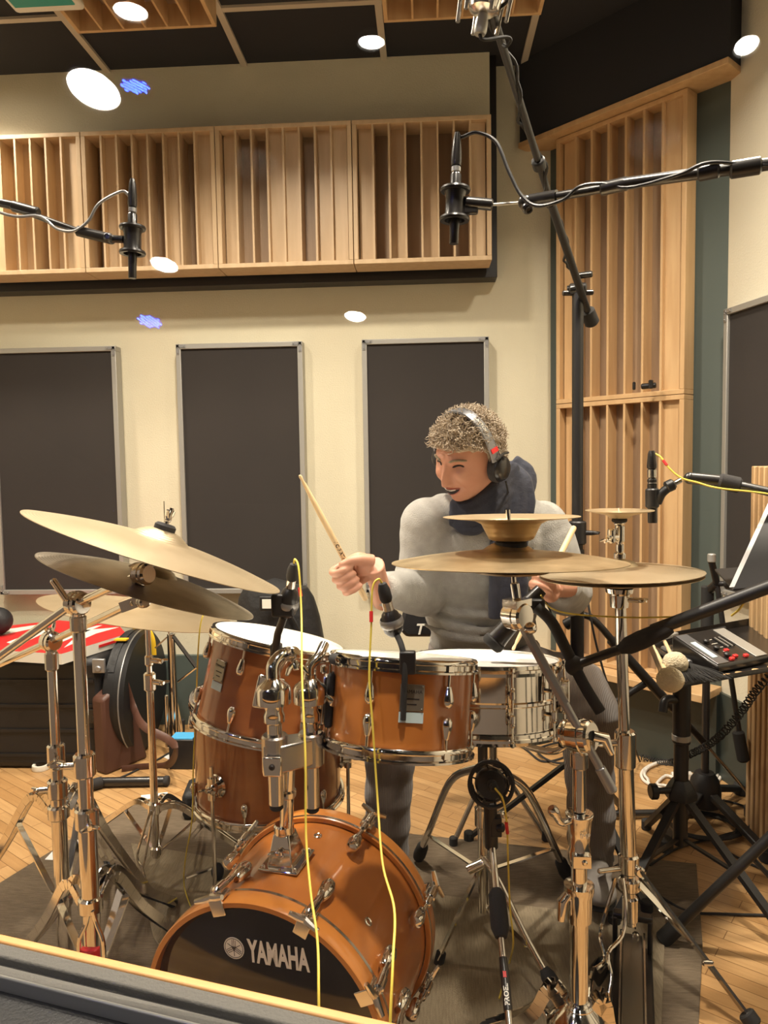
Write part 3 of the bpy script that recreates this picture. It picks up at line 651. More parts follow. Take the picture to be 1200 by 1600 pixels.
for (px, py) in ((470, 1425), (546, 1454)):
    pass
for (px, py, hh_) in ((493, 1307, .25), (563, 1452, .12)):
    a = bass_ang(px, py, hh_); c = BX @ V((cos(a)*(BR-.012), sin(a)*(BR-.012), hh_)); rad = (BX.to_3x3() @ V((cos(a), sin(a), 0))).normalized()
    b.torus(c+rad*.001, rad, .0065, .0022, 20, 8)
b.build('air_vent', 'chrome', bass)
for q in (-1, 1):                                         # front spurs
    rad = (BX.to_3x3() @ V((cos(q*radians(115)), sin(q*radians(115)), 0))).normalized(); c = BX @ V((cos(q*radians(100))*(BR-.01), sin(q*radians(100))*(BR-.01), .09))
    b = MB(); b.rcyl(c, c+rad*.02, .02, 18); e = c+rad*.07-bax*.06; e.z = .012; b.cyl(c+rad*.015, e, .006, 10); b.ell(e, (.009, .009, .012)); b.build('spur', 'chrome', bass)

# double tom holder on the bass drum
hb = W(440, 1385, 1.33)
aH = bass_ang(442, 1372, .15); 
pc = BX @ V((cos(aH)*(BR-.012), sin(aH)*(BR-.012), .15)); rad = (BX.to_3x3() @ V((cos(aH), sin(aH), 0))).normalized()
hold = thing('tom_holder', pc, 'chrome double tom holder rising from the top of the bass drum', 'tom holder')
b = MB(); f = mat4(pc, rad, bax); b.box((0, 0, .003), (.085, .080, .006), f)
for sx in (-1, 1):
    for sy in (-1, 1): b.ell((sx*.034, sy*.032, .007), .004, f, 10, 6)
b.build('base_plate', 'chrome', hold, bev=.003)
vs = []; top4 = [(-.016, -.016), (.016, -.016), (.016, .016), (-.016, .016)]; bot4 = [(-.032, -.026), (.032, -.026), (.032, .026), (-.032, .026)]
b = MB(); v8 = [(x, y, .006) for x, y in bot4]+[(x, y, .060) for x, y in top4]; b.add(v8, [(0, 3, 2, 1), (4, 5, 6, 7), (0, 1, 5, 4), (1, 2, 6, 5), (2, 3, 7, 6), (3, 0, 4, 7)], f)
b.rcyl(pc+rad*.055, pc+rad*.075, .019, 20); wing_nut(b, pc+rad*.035-bax*.03, -bax, .014); b.build('receiver', 'chrome', hold, bev=.003)
hx = pc+rad*.03; pt = W(452, 1165, hx.y-.02)
b = MB(); b.cyl(hx, pt, .0125, 20); b.rcyl(hx.lerp(pt, .50), hx.lerp(pt, .58), .016, 18); b.rcyl(hx.lerp(pt, .54)-RT*.03, hx.lerp(pt, .54)+RT*.005, .005, 10); wing_nut(b, hx.lerp(pt, .54)-RT*.02, -RT, .010); b.build('main_post', 'chrome', hold)
yh = pt.y
c1 = W(430, 1178, yh-.03); c2 = W(486, 1168, yh+.01)
b = MB(); b.poly([c1+V((-.018, -.02, -.028)), c1+V((.02, -.02, -.028)), c2+V((.022, -.01, -.026)), c2+V((.022, .025, -.026)), c1+V((-.018, .03, -.028))], (0, 0, .05)); b.rcyl(c1+V((0, 0, -.034)), c1+V((0, 0, .036)), .024, 22); b.rcyl(c2+V((0, 0, -.032)), c2+V((0, 0, .03)), .024, 22)
b.build('clamp_block', 'chrome2', hold, bev=.004)
b = MB(); q = c1+V((-.0, -.0245, -.012)); b.box(q, (.034, .012, .036)); b.build('clamp_jaw', 'chrome', hold, bev=.003); b = MB(); b.rcyl(q+V((0, -.010, 0)), q+V((0, -.004, 0)), .0055, 12); b.build('bolt', 'dark', hold)
for (c, px, pyb, pyt, nm_) in ((c1, 428, 1258, 1080, 'left'), (c2, 487, 1262, 1078, 'right')):
    e0 = W(px+2, pyb, c.y); e1 = W(px, pyt+45, c.y)
    b = MB(); b.rcyl(V((c.x, c.y, e0.z)), V((c.x, c.y, e1.z)), .0135, 20); pp = b.build('arm_post', 'chrome', hold)
    b = MB(); b.rcyl(V((c.x, c.y, e0.z-.008)), V((c.x, c.y, e0.z+.004)), .0125, 16); b.build('end_cap', 'rubber', pp)
    zj = W(px, pyt+40, c.y).z; X = mat4((c.x, c.y, zj), (0, 0, 1), (1, 0, 0))
    b = MB(); b.lathe([(.014, -.012), (.019, -.008), (.019, .004), (.016, .012), (.018, .022), (.031, .026), (.031, .052), (.027, .058), (.012, .070), (.011, .078)], X, 10 if nm_ == 'right' else 28); b.build('ratchet_joint', 'chrome', hold)
    p0 = V((c.x, c.y, zj+.070))
    if nm_ == 'left':
        tip = LX @ V((cos(ang_of(LX, p0))*lrs, sin(ang_of(LX, p0))*lrs, .10)); rd = (tip-LX @ V((0, 0, .10))).normalized()
        b = MB(); b.tube(crom([p0, p0+V((.000, .008, .022)), p0+V((.012, .03, .034)), p0+V((.02, .06, .030))], 6), [.013]*18+[.011], 14); b.tube([p0+V((.02, .05, .031)), tip+rd*.015], .0085, 12); b.rcyl(p0+V((.022, .03, .03)), p0+V((.040, .02, .045)), .011, 14); wing_nut(b, p0+V((.036, .022, .02)), V((.3, -.6, -1)), .018); b.build('tom_arm', 'chrome', hold)
        b = MB(); b.box((0, 0, 0), (.02, .06, .075), mat4(tip+rd*.010, tax, rd)); b.rcyl(tip+rd*.01, tip+rd*.04, .020, 18); b.build('bracket', 'chrome', ltom, bev=.005)
    else:
        aR = ang_of(RX, W(541, 1100, 1.36)); tip = RX @ V((cos(aR)*rrs, sin(aR)*rrs, .088)); rd = (tip-RX @ V((0, 0, .088))).normalized(); 
        g = W(520, 1098, tip.y-.03)
        b = MB(); b.tube(crom([p0, p0+V((.0, .004, .02)), p0+V((.014, .02, .034)), p0+V((.022, .05, .05))], 6), .0095, 12); b.tube(crom([p0+V((0, 0, -.022)), p0+V((.02, .015, -.03)), g, tip+rd*.03], 5), .0085, 12); b.ell(p0+V((.004, -.004, -.03)), (.022, .014, .018)); b.build('tom_arm', 'chrome', hold)
        b = MB(); b.box((0, 0, 0), (.014, .070, .098), mat4(tip+rd*.004, rax, rd)); b.build('bracket_pad', 'rubber', rtom, bev=.005)
        b = MB(); b.box((0, 0, 0), (.010, .060, .088), mat4(tip+rd*.014, rax, rd)); b.rcyl(tip+rd*.014, tip+rd*.058, .030, 26, .005); wing_nut(b, tip+rd*.040-rax*.028, -rax, .022)
        for s_ in (-1, 1): b.rcyl(tip+rd*.02+rax*.046*s_, tip+rd*.02+rax*.062*s_, .007, 12)
        b.build('bracket', 'chrome', rtom, bev=.003)

# ---------------------------------------------------------------- cymbals
def cymbal(name, c, n, r, m, label, bell=.18, bow=.055, inv=False, cat='cymbal', cone=None, group=None):
    n = V(n).normalized(); X = mat4(c, -n if inv else n)
    H1 = r*bow; br = r*bell; bh = r*.085; top = []
    N = 22
    for i in range(N+1):
        q = i/N*r
        if q < br: z = H1+bh*math.sqrt(max(0, 1-(q/br)**2))*.9+bh*.1*(1-q/br)
        else: u = (q-br)/(r-br); z = H1*(1-u**1.6)
        if cone: z = (cone if q < br else cone*max(0, 1-(q-br)/(r*.22))**1.5*.55 + H1*(1-q/r)) if q > br*.999 else cone*(1-.1*(q/br)**4)*.999
        top.append((max(q, .006 if i == 0 else q), z))
    prof = top+[(q, z-.0012) for q, z in reversed(top)]
    b = MB(); b.lathe(prof, Matrix.Identity(4), 96, True)
    o = b.build(name, m, X=X); tag(o, label, cat, group); return o
cymbal('crash_cymbal', (-.502, 1.341, 1.04), (.326, .137, .936), .24, M['cymA'], 'uppermost tilted bronze cymbal of the three at the left', .2, .10)
cymbal('crash_cymbal', (-.569, 1.47, .955), (.314, .144, .939), .222, M['cymB'], 'dark tarnished cymbal, middle one of the three at the left', .22, .12)
cymbal('ride_cymbal', (-.791, 1.965, .799), (.181, .104, .978), .26, M['cymC'], 'lowest bronze cymbal at the left, over the red box', .2, .08)
cymbal('crash_cymbal', (.154, 1.41, 1.005), (.003, .06, .998), .222, M['cymD'], 'hammered bronze crash cymbal in front of the drummer\'s chest', .2, .10)
e_ = V((.159, 1.402, 1.093))
b = MB(); b.lathe([(.006, -.045), (.036, -.045), (.042, -.042), (.046, -.034), (.056, -.014), (.070, -.007), (.128, -.001), (.128, 0), (.070, -.0055), (.055, -.0125), (.0445, -.034), (.040, -.0405), (.006, -.0435)], Matrix.Identity(4), 80, True)
tag(b.build('china_cymbal', M['cymC'], X=mat4(e_, (.0, .03, 1))), 'small upturned cymbal stacked above the crash in front of the drummer', 'cymbal')
b = MB(); b.rcyl(e_+V((0, 0, -.063)), e_+V((0, 0, -.0455)), .030, 28); b.rcyl(e_+V((0, 0, -.074)), e_+V((0, 0, -.062)), .024, 24); tag(b.build('felt_washer', 'rubber'), 'dark round felt between the small upturned cymbal and the crash', 'felt washer')
b = MB(); b.lathe([(.010, .0), (.0775, -.026), (.074, -.030), (.010, -.004)], Matrix.Identity(4), 48, True); tag(b.build('bell_cymbal', 'brassd', X=mat4(e_+V((0, 0, -.0735)), (0, 0, 1))), 'brown cone shaped bell resting on top of the crash cymbal', 'cymbal')
hc = V((.429, 1.665, .94))
hh_t = cymbal('hi_hat_cymbal', hc+V((0, 0, .005)), (-.028, .025, .999), .178, M['cymA'], 'upper of the two hi-hat cymbals on the right stand', .22, .085, cat='hi-hat cymbal', group='hi-hat cymbals')
cymbal('hi_hat_cymbal', hc+V((0, 0, -.004)), (-.028, .025, .999), .176, M['cymC'], 'lower of the two hi-hat cymbals on the right stand', .22, .085, True, cat='hi-hat cymbal', group='hi-hat cymbals')
text_mb('C', .018, planemap(hc+V((.055, -.045, .0175)), (1, .1, -.05), (.05, 1, .10)), .0005, 0, 1.1).build('lettering', 'dark', hh_t)
fc = V((.428, 1.665, 1.083))
b = MB(); b.lathe([(.005, -.018), (.022, -.016), (.028, -.010), (.074, 0), (.074, .001), (.028, -.0085), (.021, -.0145), (.005, -.0165)], Matrix.Identity(4), 56, True)
tag(b.build('splash_cymbal', M['cymC'], X=mat4(fc, (.0, .0, 1))), 'tiny splash cymbal on the rod above the hi-hats', 'cymbal')
# ---------------------------------------------------------------- stands
Z_ = V((0, 0, 1))
def clampband(b, c, r, h, ax=Z_):
    c = V(c); ax = V(ax).normalized(); b.rcyl(c-ax*h/2, c+ax*h/2, r, 22, .004)
def seg(t, x, y, z0, z1, r, nm_='tube', m='chrome'):
    b = MB(); b.rcyl((x, y, z0), (x, y, z1), r, 22, .002); return b.build(nm_, m, t)
def collar(t, x, y, z, r, h, d=(1, 0, 0), m='chrome', nut=True):
    d = V(d).normalized(); b = MB(); clampband(b, (x, y, z), r, h); b.rcyl(V((x, y, z)), V((x, y, z))+d*(r+.020), .0075, 14)
    if nut: wing_nut(b, V((x, y, z))+d*(r+.020), d, .016)
    return b.build('collar', m, t)
def legs(t, x, y, zh, zl, feet, m='chrome', dbl=True, w=.016, bow=.02, fm='rubber', hub=True, rin=.022, lowm=None):
    if hub:
        b = MB(); clampband(b, (x, y, zh), rin+.003, .034); b.build('leg_hub', m, t)
        b = MB(); clampband(b, (x, y, zl), rin, .026); b.build('lower_hub', m, t)
    for f in feet:
        f = V(f); d = V((f.x-x, f.y-y, 0)); L = d.length; d.normalize(); sd = V((-d.y, d.x, 0))
        P = [V((x, y, zh))+d*rin, V((x, y, zh+bow*.5))+d*(rin+L*.16), V((x, y, zh*.68))+d*L*.5, V((f.x, f.y, .025))]
        P = crom(P, 5); b = MB()
        for q in ((-1, 1) if dbl else (0,)):
            for i in range(len(P)-1): b.bar(P[i]+sd*q*w*.55, P[i+1]+sd*q*w*.55+(P[i+1]-P[i])*.03, .0035 if dbl else w, w if dbl else .005, Z_.cross(sd).cross(P[i+1]-P[i]) if False else (sd.cross(P[i+1]-P[i])))
        lg = b.build('leg', m, t)
        b = MB(); e = P[-1]; u = (P[-1]-P[-3]).normalized(); b.lathe([(.008, -.03), (.013, -.022), (.014, .004), (.010, .016)], mat4(e, u), 14); b.build('rubber_foot', fm, lg)
        mid = P[len(P)*11//20]; b = MB(); a0 = V((x, y, zl))+d*rin*.8; b.bar(a0, mid, w*.8, .004, sd.cross(mid-a0)); b.build('brace', m, lg)
def tilter(b, c, ax, r=.02, w=.034):
    c = V(c); ax = V(ax).normalized(); b.rcyl(c-ax*w/2, c+ax*w/2, r, 24, .004); b.rcyl(c-ax*(w/2+.006), c-ax*w/2, r*.75, 20); b.rcyl(c-ax*w*.12, c+ax*w*.12, r*1.08, 24, .001)
CHR = 'chrome'
# --- left front stand with boom for the uppermost cymbal
q = W(143, 1440, 1.46); x, y = q.x, q.y; zt_ = W(122, 965, y).z
s1 = thing('cymbal_stand', (x, y, 0), 'thick chrome boom stand at the left carrying the uppermost cymbal', 'cymbal stand')
zc = W(130, 1195, y).z; ze = W(140, 1278, y).z; zh = W(145, 1412, y).z
seg(s1, x, y, zc, zt_, .0125); seg(s1, x, y, ze, zc, .0150); seg(s1, x, y, .11, ze, .0185)
collar(s1, x, y, zc, .022, .050, (-1, -.2, 0)); collar(s1, x, y, ze, .024, .045, (.6, -1, 0))
b = MB(); clampband(b, (x, y, zt_-.012), .0165, .035); b.build('collar', 'chrome2', s1)
legs(s1, x, y, zh, .13, [G(20, 1520), G(290, 1480), (x+.02, y+.42, 0)], w=.02, bow=.05)
b = MB(); k0 = W(143, 1445, y-.02)
for sx in (-1, 1): b.tube(crom([k0+V((sx*.004, 0, .03)), k0+V((sx*.012, 0, .0)), k0+V((sx*.026, -.005, -.035)), k0+V((sx*.026, -.005, -.11))], 5), .0045, 8)
b.build('wire_fork', CHR, s1); seg(s1, x, y-.01, k0.z-.085, k0.z-.055, .0192, 'red_ring', 'red')
jt = V((x, y, zt_+.03)); b = MB(); tilter(b, jt, (.9, -.45, .0), .024, .036); b.cyl((x, y, zt_-.01), jt, .014); b.rcyl(jt+V((-.012, -.02, .01)), jt+V((-.035, -.03, .055)), .007); b.build('boom_clamp', CHR, s1)
bt = V((-.502, 1.341, 1.04))-V((.326, .137, .936))*.035
bA = W(-60, 1068, 1.52); b = MB(); b.tube([bA, jt+V((0, 0, .005))], .0090, 16); b.tube([jt, bt+V((-.02, 0, -.01))], .0085, 16); b.build('boom_arm', CHR, s1)
nA = V((.326, .137, .936)); b = MB(); tilter(b, bt+V((-.01, -.01, -.008)), (.9, -.4, .1), .020, .03); b.cyl(bt-nA*.01, bt+nA*.12, .0042, 12); wing_nut(b, bt+nA*.098, nA, .016); b.build('tilter', CHR, s1)
b = MB(); b.rcyl(bt+nA*.072, bt+nA*.089, .020, 24, .004); b.build('felt', 'foam', s1)
# --- second left stand
q = W(98, 1400, 1.66); x, y = q.x, q.y; zt_ = W(85, 1025, y).z
s2 = thing('cymbal_stand', (x, y, 0), 'slimmer chrome boom stand at the left edge carrying the dark middle cymbal', 'cymbal stand')
zc = W(90, 1180, y).z; ze = W(96, 1232, y).z; zh = W(98, 1268, y).z
seg(s2, x, y, zc, zt_, .0110); seg(s2, x, y, ze, zc, .0135); seg(s2, x, y, .03, ze, .0175)
collar(s2, x, y, zc, .020, .055, (.5, -1, 0)); collar(s2, x, y, ze, .023, .045, (-1, -.3, 0)); b = MB(); clampband(b, (x, y, zt_-.012), .0155, .045); b.build('collar', 'chrome2', s2)
legs(s2, x, y, zh, .16, [G(-70, 1450), G(235, 1410), (x-.05, y+.38, 0)], w=.018, bow=.05)
j2 = V((x, y, zt_+.035)); b = MB(); tilter(b, j2, (.9, -.45, 0), .023, .034); b.cyl((x, y, zt_-.01), j2, .012); wing_nut(b, j2+V((0, 0, .02)), (0, 0, 1), .02); b.build('boom_clamp', CHR, s2)
nB = V((.314, .144, .939)); bt2 = V((-.569, 1.47, .955))-nB*.03; bB = j2+(j2-bt2)*.9
b = MB(); b.tube([bB, j2, bt2+V((-.02, 0, -.006))], .0085, 16); b.build('boom_arm', CHR, s2)
b = MB(); b.bar(bt2+V((-.05, .01, -.018)), bt2, .018, .022); tilter(b, bt2+V((.0, -.008, -.004)), (.7, -.7, .1), .012, .03); b.cyl(bt2, bt2+nB*.085, .004, 12); b.rcyl(bt2+nB*.052, bt2+nB*.068, .010); wing_nut(b, bt2+nB*.07, nB, .012); b.build('tilter', 'chrome2', s2)
# --- thin stand of the lowest cymbal
nC = V((.181, .104, .978)); cC = V((-.791, 1.965, .799)); q = W(243, 1300, 1.98); x, y = q.x, q.y
s3 = thing('cymbal_stand', (x, y, 0), 'thin straight chrome stand under the lowest left cymbal', 'cymbal stand')
zt_ = W(237, 985, y).z; zc = W(240, 1065, y).z; zh = W(244, 1262, y).z; zl = W(245, 1340, y).z
seg(s3, x, y, zc, zt_+.03, .0075); seg(s3, x, y, zl, zc, .0105); collar(s3, x, y, zc, .017, .05, (1, -.3, 0)); collar(s3, x, y, zc+.06, .012, .03, (1, -.2, 0))
legs(s3, x, y, zh, zl+.02, [G(120, 1330), (x+.32, y+.06, 0), (x+.02, y+.36, 0)], w=.014, bow=.0, rin=.016)
b = MB()
for sx in (-1, 1): b.tube(crom([V((x+sx*.004, y-.02, zh)), V((x-.03+sx*.012, y-.03, zh-.12)), V((x-.03+sx*.002, y-.03, zl-.02)), V((x-.03+sx*.022, y-.04, zl-.07)), V((x-.03+sx*.018, y-.04, .01))], 5), .0035, 8)
b.build('wire_linkage', CHR, s3)
b = MB(); b.cyl(V((x, y, zt_)), cC+nC*.06, .004, 10); tilter(b, V((x, y, zt_+.015)), (1, -.3, 0), .010, .02); b.build('tilter', CHR, s3)
# --- folded stand behind the black cases
q = W(270, 1060, 2.95); x, y = q.x, q.y; zt_ = W(268, 990, y).z
s4 = thing('folded_cymbal_stand', (x, y, 0), 'chrome stand folded together beside the round black case by the wall', 'cymbal stand')
seg(s4, x, y, .04, zt_, .017); seg(s4, x-.02, y-.03, .04, zt_-.25, .009); 
b = MB(); b.cyl((x-.01, y, zt_), W(256, 783, y), .003, 8); b.build('rod', CHR, s4)
b = MB()
for e in (W(243, 1012, y), W(307, 1043, y-.1)): b.bar(V((x, y, zt_)), e, .016, .006)
b.tube([W(307, 1043, y-.1), W(278, 1065, y-.05)], .004, 8); b.build('brace', CHR, s4)
for px, py in ((262, 1140), (284, 1148)):
    b = MB(); e = G(px, py, .02); b.tube([V((x, y, .30)), V((e.x, e.y, .03))], .008, 10); lg = b.build('leg', CHR, s4); b = MB(); b.rcyl((e.x, e.y, 0), (e.x+.005, e.y, .09), .012, 12); b.build('rubber_foot', 'rubber', lg)
e = W(286, 1106, y-.12); b = MB(); b.box(V((e.x, e.y, 0))+V((0, 0, .06)), (.10, .08, .12)); bx = b.build('parts_box', 'black', bev=.004); tag(bx, 'small dark box with a blue top by the foot of the folded stand', 'box')
b = MB(); b.box(V((e.x, e.y, .1215)), (.09, .07, .004)); b.build('blue_label', 'blue', bx)

# --- hi-hat stand
x, y = .445, 1.672; q = W(987, 1470, y)
zA = W(968, 940, y).z
hs = thing('hi_hat_stand', (x, y, 0), 'chrome hi-hat stand with a black pedal at the right of the kit', 'hi-hat stand')
hx0 = .432; bx_ = W(986, 1440, y).x
P0 = V((hx0, y, .90)); 
def hp(z): f = (.90-z)/.80; return V((hx0+(bx_-hx0)*f, y, z))
def hseg(z0, z1, r, nm_='tube', m=CHR): b = MB(); b.rcyl(hp(z0), hp(z1), r, 22, .002); return b.build(nm_, m, hs)
z1_ = W(975, 1160, y).z; z2_ = W(983, 1355, y).z
hseg(z1_, .915, .0125); hseg(z2_, z1_, .0180); hseg(.12, z2_, .013)
b = MB(); clampband(b, hp(z1_-.015), .024, .085); b.rcyl(hp(z1_), hp(z1_)+V((-.055, -.01, 0)), .008); wing_nut(b, hp(z1_)+V((-.05, -.01, 0)), (-1, 0, .2), .018); b.build('collar', CHR, hs)
b = MB(); clampband(b, hp(z2_+.01), .023, .045); b.rcyl(hp(z2_), hp(z2_)+V((-.075, -.02, .0)), .006); clampband(b, hp(.22), .024, .03); clampband(b, hp(.16), .018, .06); b.build('leg_hub', CHR, hs)
b = MB(); b.lathe([(.004, -.075), (.020, -.073), (.022, -.045), (.030, -.040), (.032, -.030), (.004, -.028)], mat4(hc, Z_), 28); b.rcyl(hc+V((.015, -.01, -.055)), hc+V((.045, -.02, -.055)), .006); wing_nut(b, hc+V((.040, -.02, -.055)), (1, -.4, .1), .014); b.build('seat_cup', CHR, hs)
b = MB(); b.rcyl(hc+V((0, 0, -.030)), hc+V((0, 0, -.008)), .030, 26); b.build('felt', 'rubber', hs)
b = MB(); b.cyl(hc+V((0, 0, -.1)), fc+V((0, 0, .006)), .0032, 10); b.rcyl(hc+V((0, 0, .034)), hc+V((0, 0, .050)), .013); b.rcyl(hc+V((0, 0, .050)), hc+V((0, 0, .070)), .009); b.rcyl(hc+V((0, 0, .072)), hc+V((0, 0, .112)), .0105); b.rcyl(hc+V((0, 0, .112)), fc+V((0, 0, -.024)), .013, 18); b.rcyl(hc+V((0, 0, .085)), hc+V((-.028, -.012, .085)), .008); b.rcyl(hc+V((-.020, -.008, .072)), hc+V((-.020, -.008, .104)), .009); wing_nut(b, hc+V((-.030, -.010, .080)), (-1, -.2, -.4), .012); b.build('clutch', CHR, hs)
b = MB(); b.rcyl(fc+V((0, 0, -.026)), fc+V((0, 0, -.016)), .017, 22); b.build('felt', 'rubber', hs)
lt = hp(z2_)+V((.02, -.02, 0)); lf = G(1172, 1592, .03)
b = MB(); b.bar(lt, lf, .022, .006, (lf-lt).cross(RT).cross(lf-lt)); b.rcyl(lt-V((0, .006, 0)), lt+V((0, .006, 0)), .012); b.rcyl(lt.lerp(lf, .62)-V((.012, .01, 0)), lt.lerp(lf, .62)+V((.012, -.01, 0)), .006); lg = b.build('leg', CHR, hs)
b = MB(); b.rcyl(lt.lerp(lf, .96), lf+(lf-lt)*.04, .018, 14); b.build('rubber_foot', 'rubber', lg)
b = MB(); b.bar(hp(.22)+V((.02, 0, 0)), lt.lerp(lf, .50), .018, .005); b.build('brace', CHR, lg)
lf2 = V((hp(0).x-.02, y+.34, .02)); b = MB(); b.bar(hp(z2_)+V((0, .02, 0)), lf2, .022, .006); lg = b.build('leg', CHR, hs); b = MB(); b.rcyl(lf2+V((0, -.01, -.015)), lf2+V((0, .01, .03)), .016); b.build('rubber_foot', 'rubber', lg)
b = MB()
for sx, pts in ((-1, ((962, 1372), (942, 1440), (938, 1465), (945, 1500), (925, 1520), (918, 1560))), (1, ((973, 1372), (978, 1420), (972, 1462), (950, 1490), (955, 1530), (942, 1580)))):
    b.tube(crom([W(px, py, y-.05-.03*i) for i, (px, py) in enumerate(pts)], 4), .0042, 8)
b.build('radius_rod', CHR, hs)
# pedal: plate, footboard, frame
pb = G(988, 1492); pd = (G(988, 1640)-pb).normalized(); ps = V((pd.y, -pd.x, 0)); ps = ps if ps.x > 0 else -ps; pcx = pb.x-.01
Xp = Matrix(((ps.x, pd.x, 0, pb.x), (ps.y, pd.y, 0, pb.y), (0, 0, 1, 0), (0, 0, 0, 1)))
b = MB(); b.box((0, .17, .010), (.090, .36, .016), Xp); b.box((-.040, .0, .052), (.012, .03, .09), Xp); b.box((.040, .0, .052), (.012, .03, .09), Xp); b.box((0, .0, .098), (.092, .026, .014), Xp); b.build('base_frame', 'blackm', hs, bev=.004)
b = MB()
for q in (-1, 1): b.bar(Xp @ V((q*.026, .02, .070)), Xp @ V((q*.026, .32, .032)), .004, .006)
b.build('side_rail', 'chrome2', hs)
b = MB(); b.poly([Xp @ V((-.022, .02, .060)), Xp @ V((.022, .02, .060)), Xp @ V((.022, .32, .022)), Xp @ V((-.022, .32, .022))], (0, 0, .006)); b.build('footboard', 'badge', hs, bev=.002)
b = MB(); b.cyl((pcx+.01, pb.y-.02, .08), hp(.16), .003, 8); b.rcyl((pcx+.01, pb.y-.028, .045), (pcx+.01, pb.y-.028, .075), .008); b.build('pull_chain', CHR, hs)

# --- crash stand with boom
q = W(905, 1300, 1.375); x, y = q.x, q.y
cs = thing('cymbal_stand', (x, y, 0), 'heavy chrome boom stand in the front right carrying the hammered crash', 'cymbal stand')
Zy = lambda py: W(905, py, y).z
seg(cs, x, y, Zy(1268), Zy(1178), .0122); seg(cs, x, y, Zy(1390), Zy(1320), .0150); seg(cs, x, y, .10, Zy(1425), .0178)
b = MB(); clampband(b, (x, y, Zy(1187)), .0168, .034); b.build('collar', 'chrome2', cs)
b = MB(); b.lathe([(.0165, -.05), (.0215, -.046), (.0215, -.020), (.0185, -.012), (.0235, .040), (.0265, .048), (.0265, .052), (.016, .054)], mat4((x, y, Zy(1312)), Z_), 26); b.box((x+.0, y-.022, Zy(1335)), (.034, .016, .024)); b.rcyl((x+.004, y-.034, Zy(1335)), (x+.004, y-.028, Zy(1335)), .005)
b.build('height_clamp', CHR, cs, bev=.001)
b = MB(); o = V((x-.02, y-.01, Zy(1278))); b.tube(crom([o, o+V((-.018, -.012, .002)), o+V((-.030, -.018, .022)), o+V((-.038, -.02, .034))], 4), [.007]*8+[.010]*4+[.007], 10); b.build('wing_lever', CHR, cs)
text_mb('IMP', .013, lambda u, v, w, o=V((x, y, Zy(1296))): o+V((sin(u/.027)*(.0268+w), -cos(u/.027)*(.0268+w), v))+V((.006, 0, 0)), .0004).build('lettering', 'white', cs)
b = MB(); b.lathe([(.0185, -.042), (.0240, -.040), (.0255, .010), (.0285, .018), (.0285, .030), (.016, .032)], mat4((x, y, Zy(1405)), Z_), 26); o = V((x-.022, y-.006, Zy(1395))); b.tube([o, o+V((-.012, -.008, -.01)), o+V((-.015, -.010, -.045))], [.008, .010, .007], 10); b.build('height_clamp', CHR, cs)
legs(cs, x, y, .14, .05, [G(760, 1625), G(1010, 1690), (x+.12, y+.30, 0)], w=.024, bow=.05, rin=.026)
b = MB(); b.lathe([(.018, .03), (.030, .02), (.060, -.012), (.062, -.03), (.05, -.032), (.018, .0)], mat4((x, y, .13), Z_), 30, True); b.build('hub_shroud', CHR, cs)
jc = V((x, y, Zy(1148))); ja = V((.75, -.62, .15)).normalized()
b = MB(); tilter(b, jc+V((.002, -.006, 0)), ja, .030, .046); b.rcyl(jc-ja*.034, jc-ja*.024, .026, 26); b.cyl((x, y, Zy(1185)), jc, .013); o = jc+ja*.028; b.tube([o, o+V((.022, 0, -.004)), o+V((.034, 0, -.034))], [.010, .011, .006], 10); b.build('boom_clamp', CHR, cs)
t0 = W(808, 962, 1.385); t1 = W(958, 1238, y-.035)
b = MB(); b.tube([t0+(t1-t0)*.06, t1], .0078, 14); b.tube([t0+(t1-t0)*.06, t0+(t1-t0)*.50], .0095, 6); b.rcyl(t0+(t1-t0)*.86, t1, .0100, 14); b.build('boom_arm', 'steel', cs)
dn = V((.154, 1.41, 1.005)); ta_ = V((.7, -.7, .05)).normalized()
b = MB(); tilter(b, t0, ta_, .026, .042); b.box((0, 0, 0), (.034, .045, .014), mat4(t0+V((0, 0, .025)), Z_, ta_)); b.rcyl(t0+V((.0, 0, .03)), t0+V((-.004, .006, .062)), .0085, 16); b.cyl(t0+V((-.004, .006, .05)), V((dn.x, dn.y, dn.z+.10)), .0045, 12); b.ell(t0+V((.022, -.008, -.022)), (.014, .014, .012)); b.build('tilter', CHR, cs)

# --- snare stand
x, y = .128, 1.745; 
ss = thing('snare_stand', (x, y, 0), 'chrome tripod stand holding the snare drum', 'snare stand')
zb_ = .565; seg(ss, x, y, .10, .36, .0135); seg(ss, x, y, .34, .46, .0165); seg(ss, x, y, .44, .53, .012, m='blackm'); collar(ss, x, y, .34, .021, .05, (1, .2, 0))
b = MB(); tilter(b, (x, y-.01, .535), (1, 0, 0), .018, .06); b.build('tilter', CHR, ss)
for k, a in enumerate((radians(205), radians(335), radians(90))):
    d = V((cos(a), sin(a), 0)); q0 = V((x, y-.02, .545)); e = sn+sax*SL+sax*.012; e = V((e.x, e.y, e.z-.0))+d*.17; 
    b = MB(); b.tube(crom([q0, q0+d*.05+V((0, 0, .002)), e-d*.02+V((0, 0, -.016)), e+d*.016+V((0, 0, .0)), e+d*.018+V((0, 0, .02))], 5), .0075, 10); ar = b.build('basket_arm', CHR, ss)
    b = MB(); b.rcyl(e+d*.017+V((0, 0, .0)), e+d*.015+V((0, 0, .026)), .011, 12); b.build('rubber_grip', 'rubber', ar)
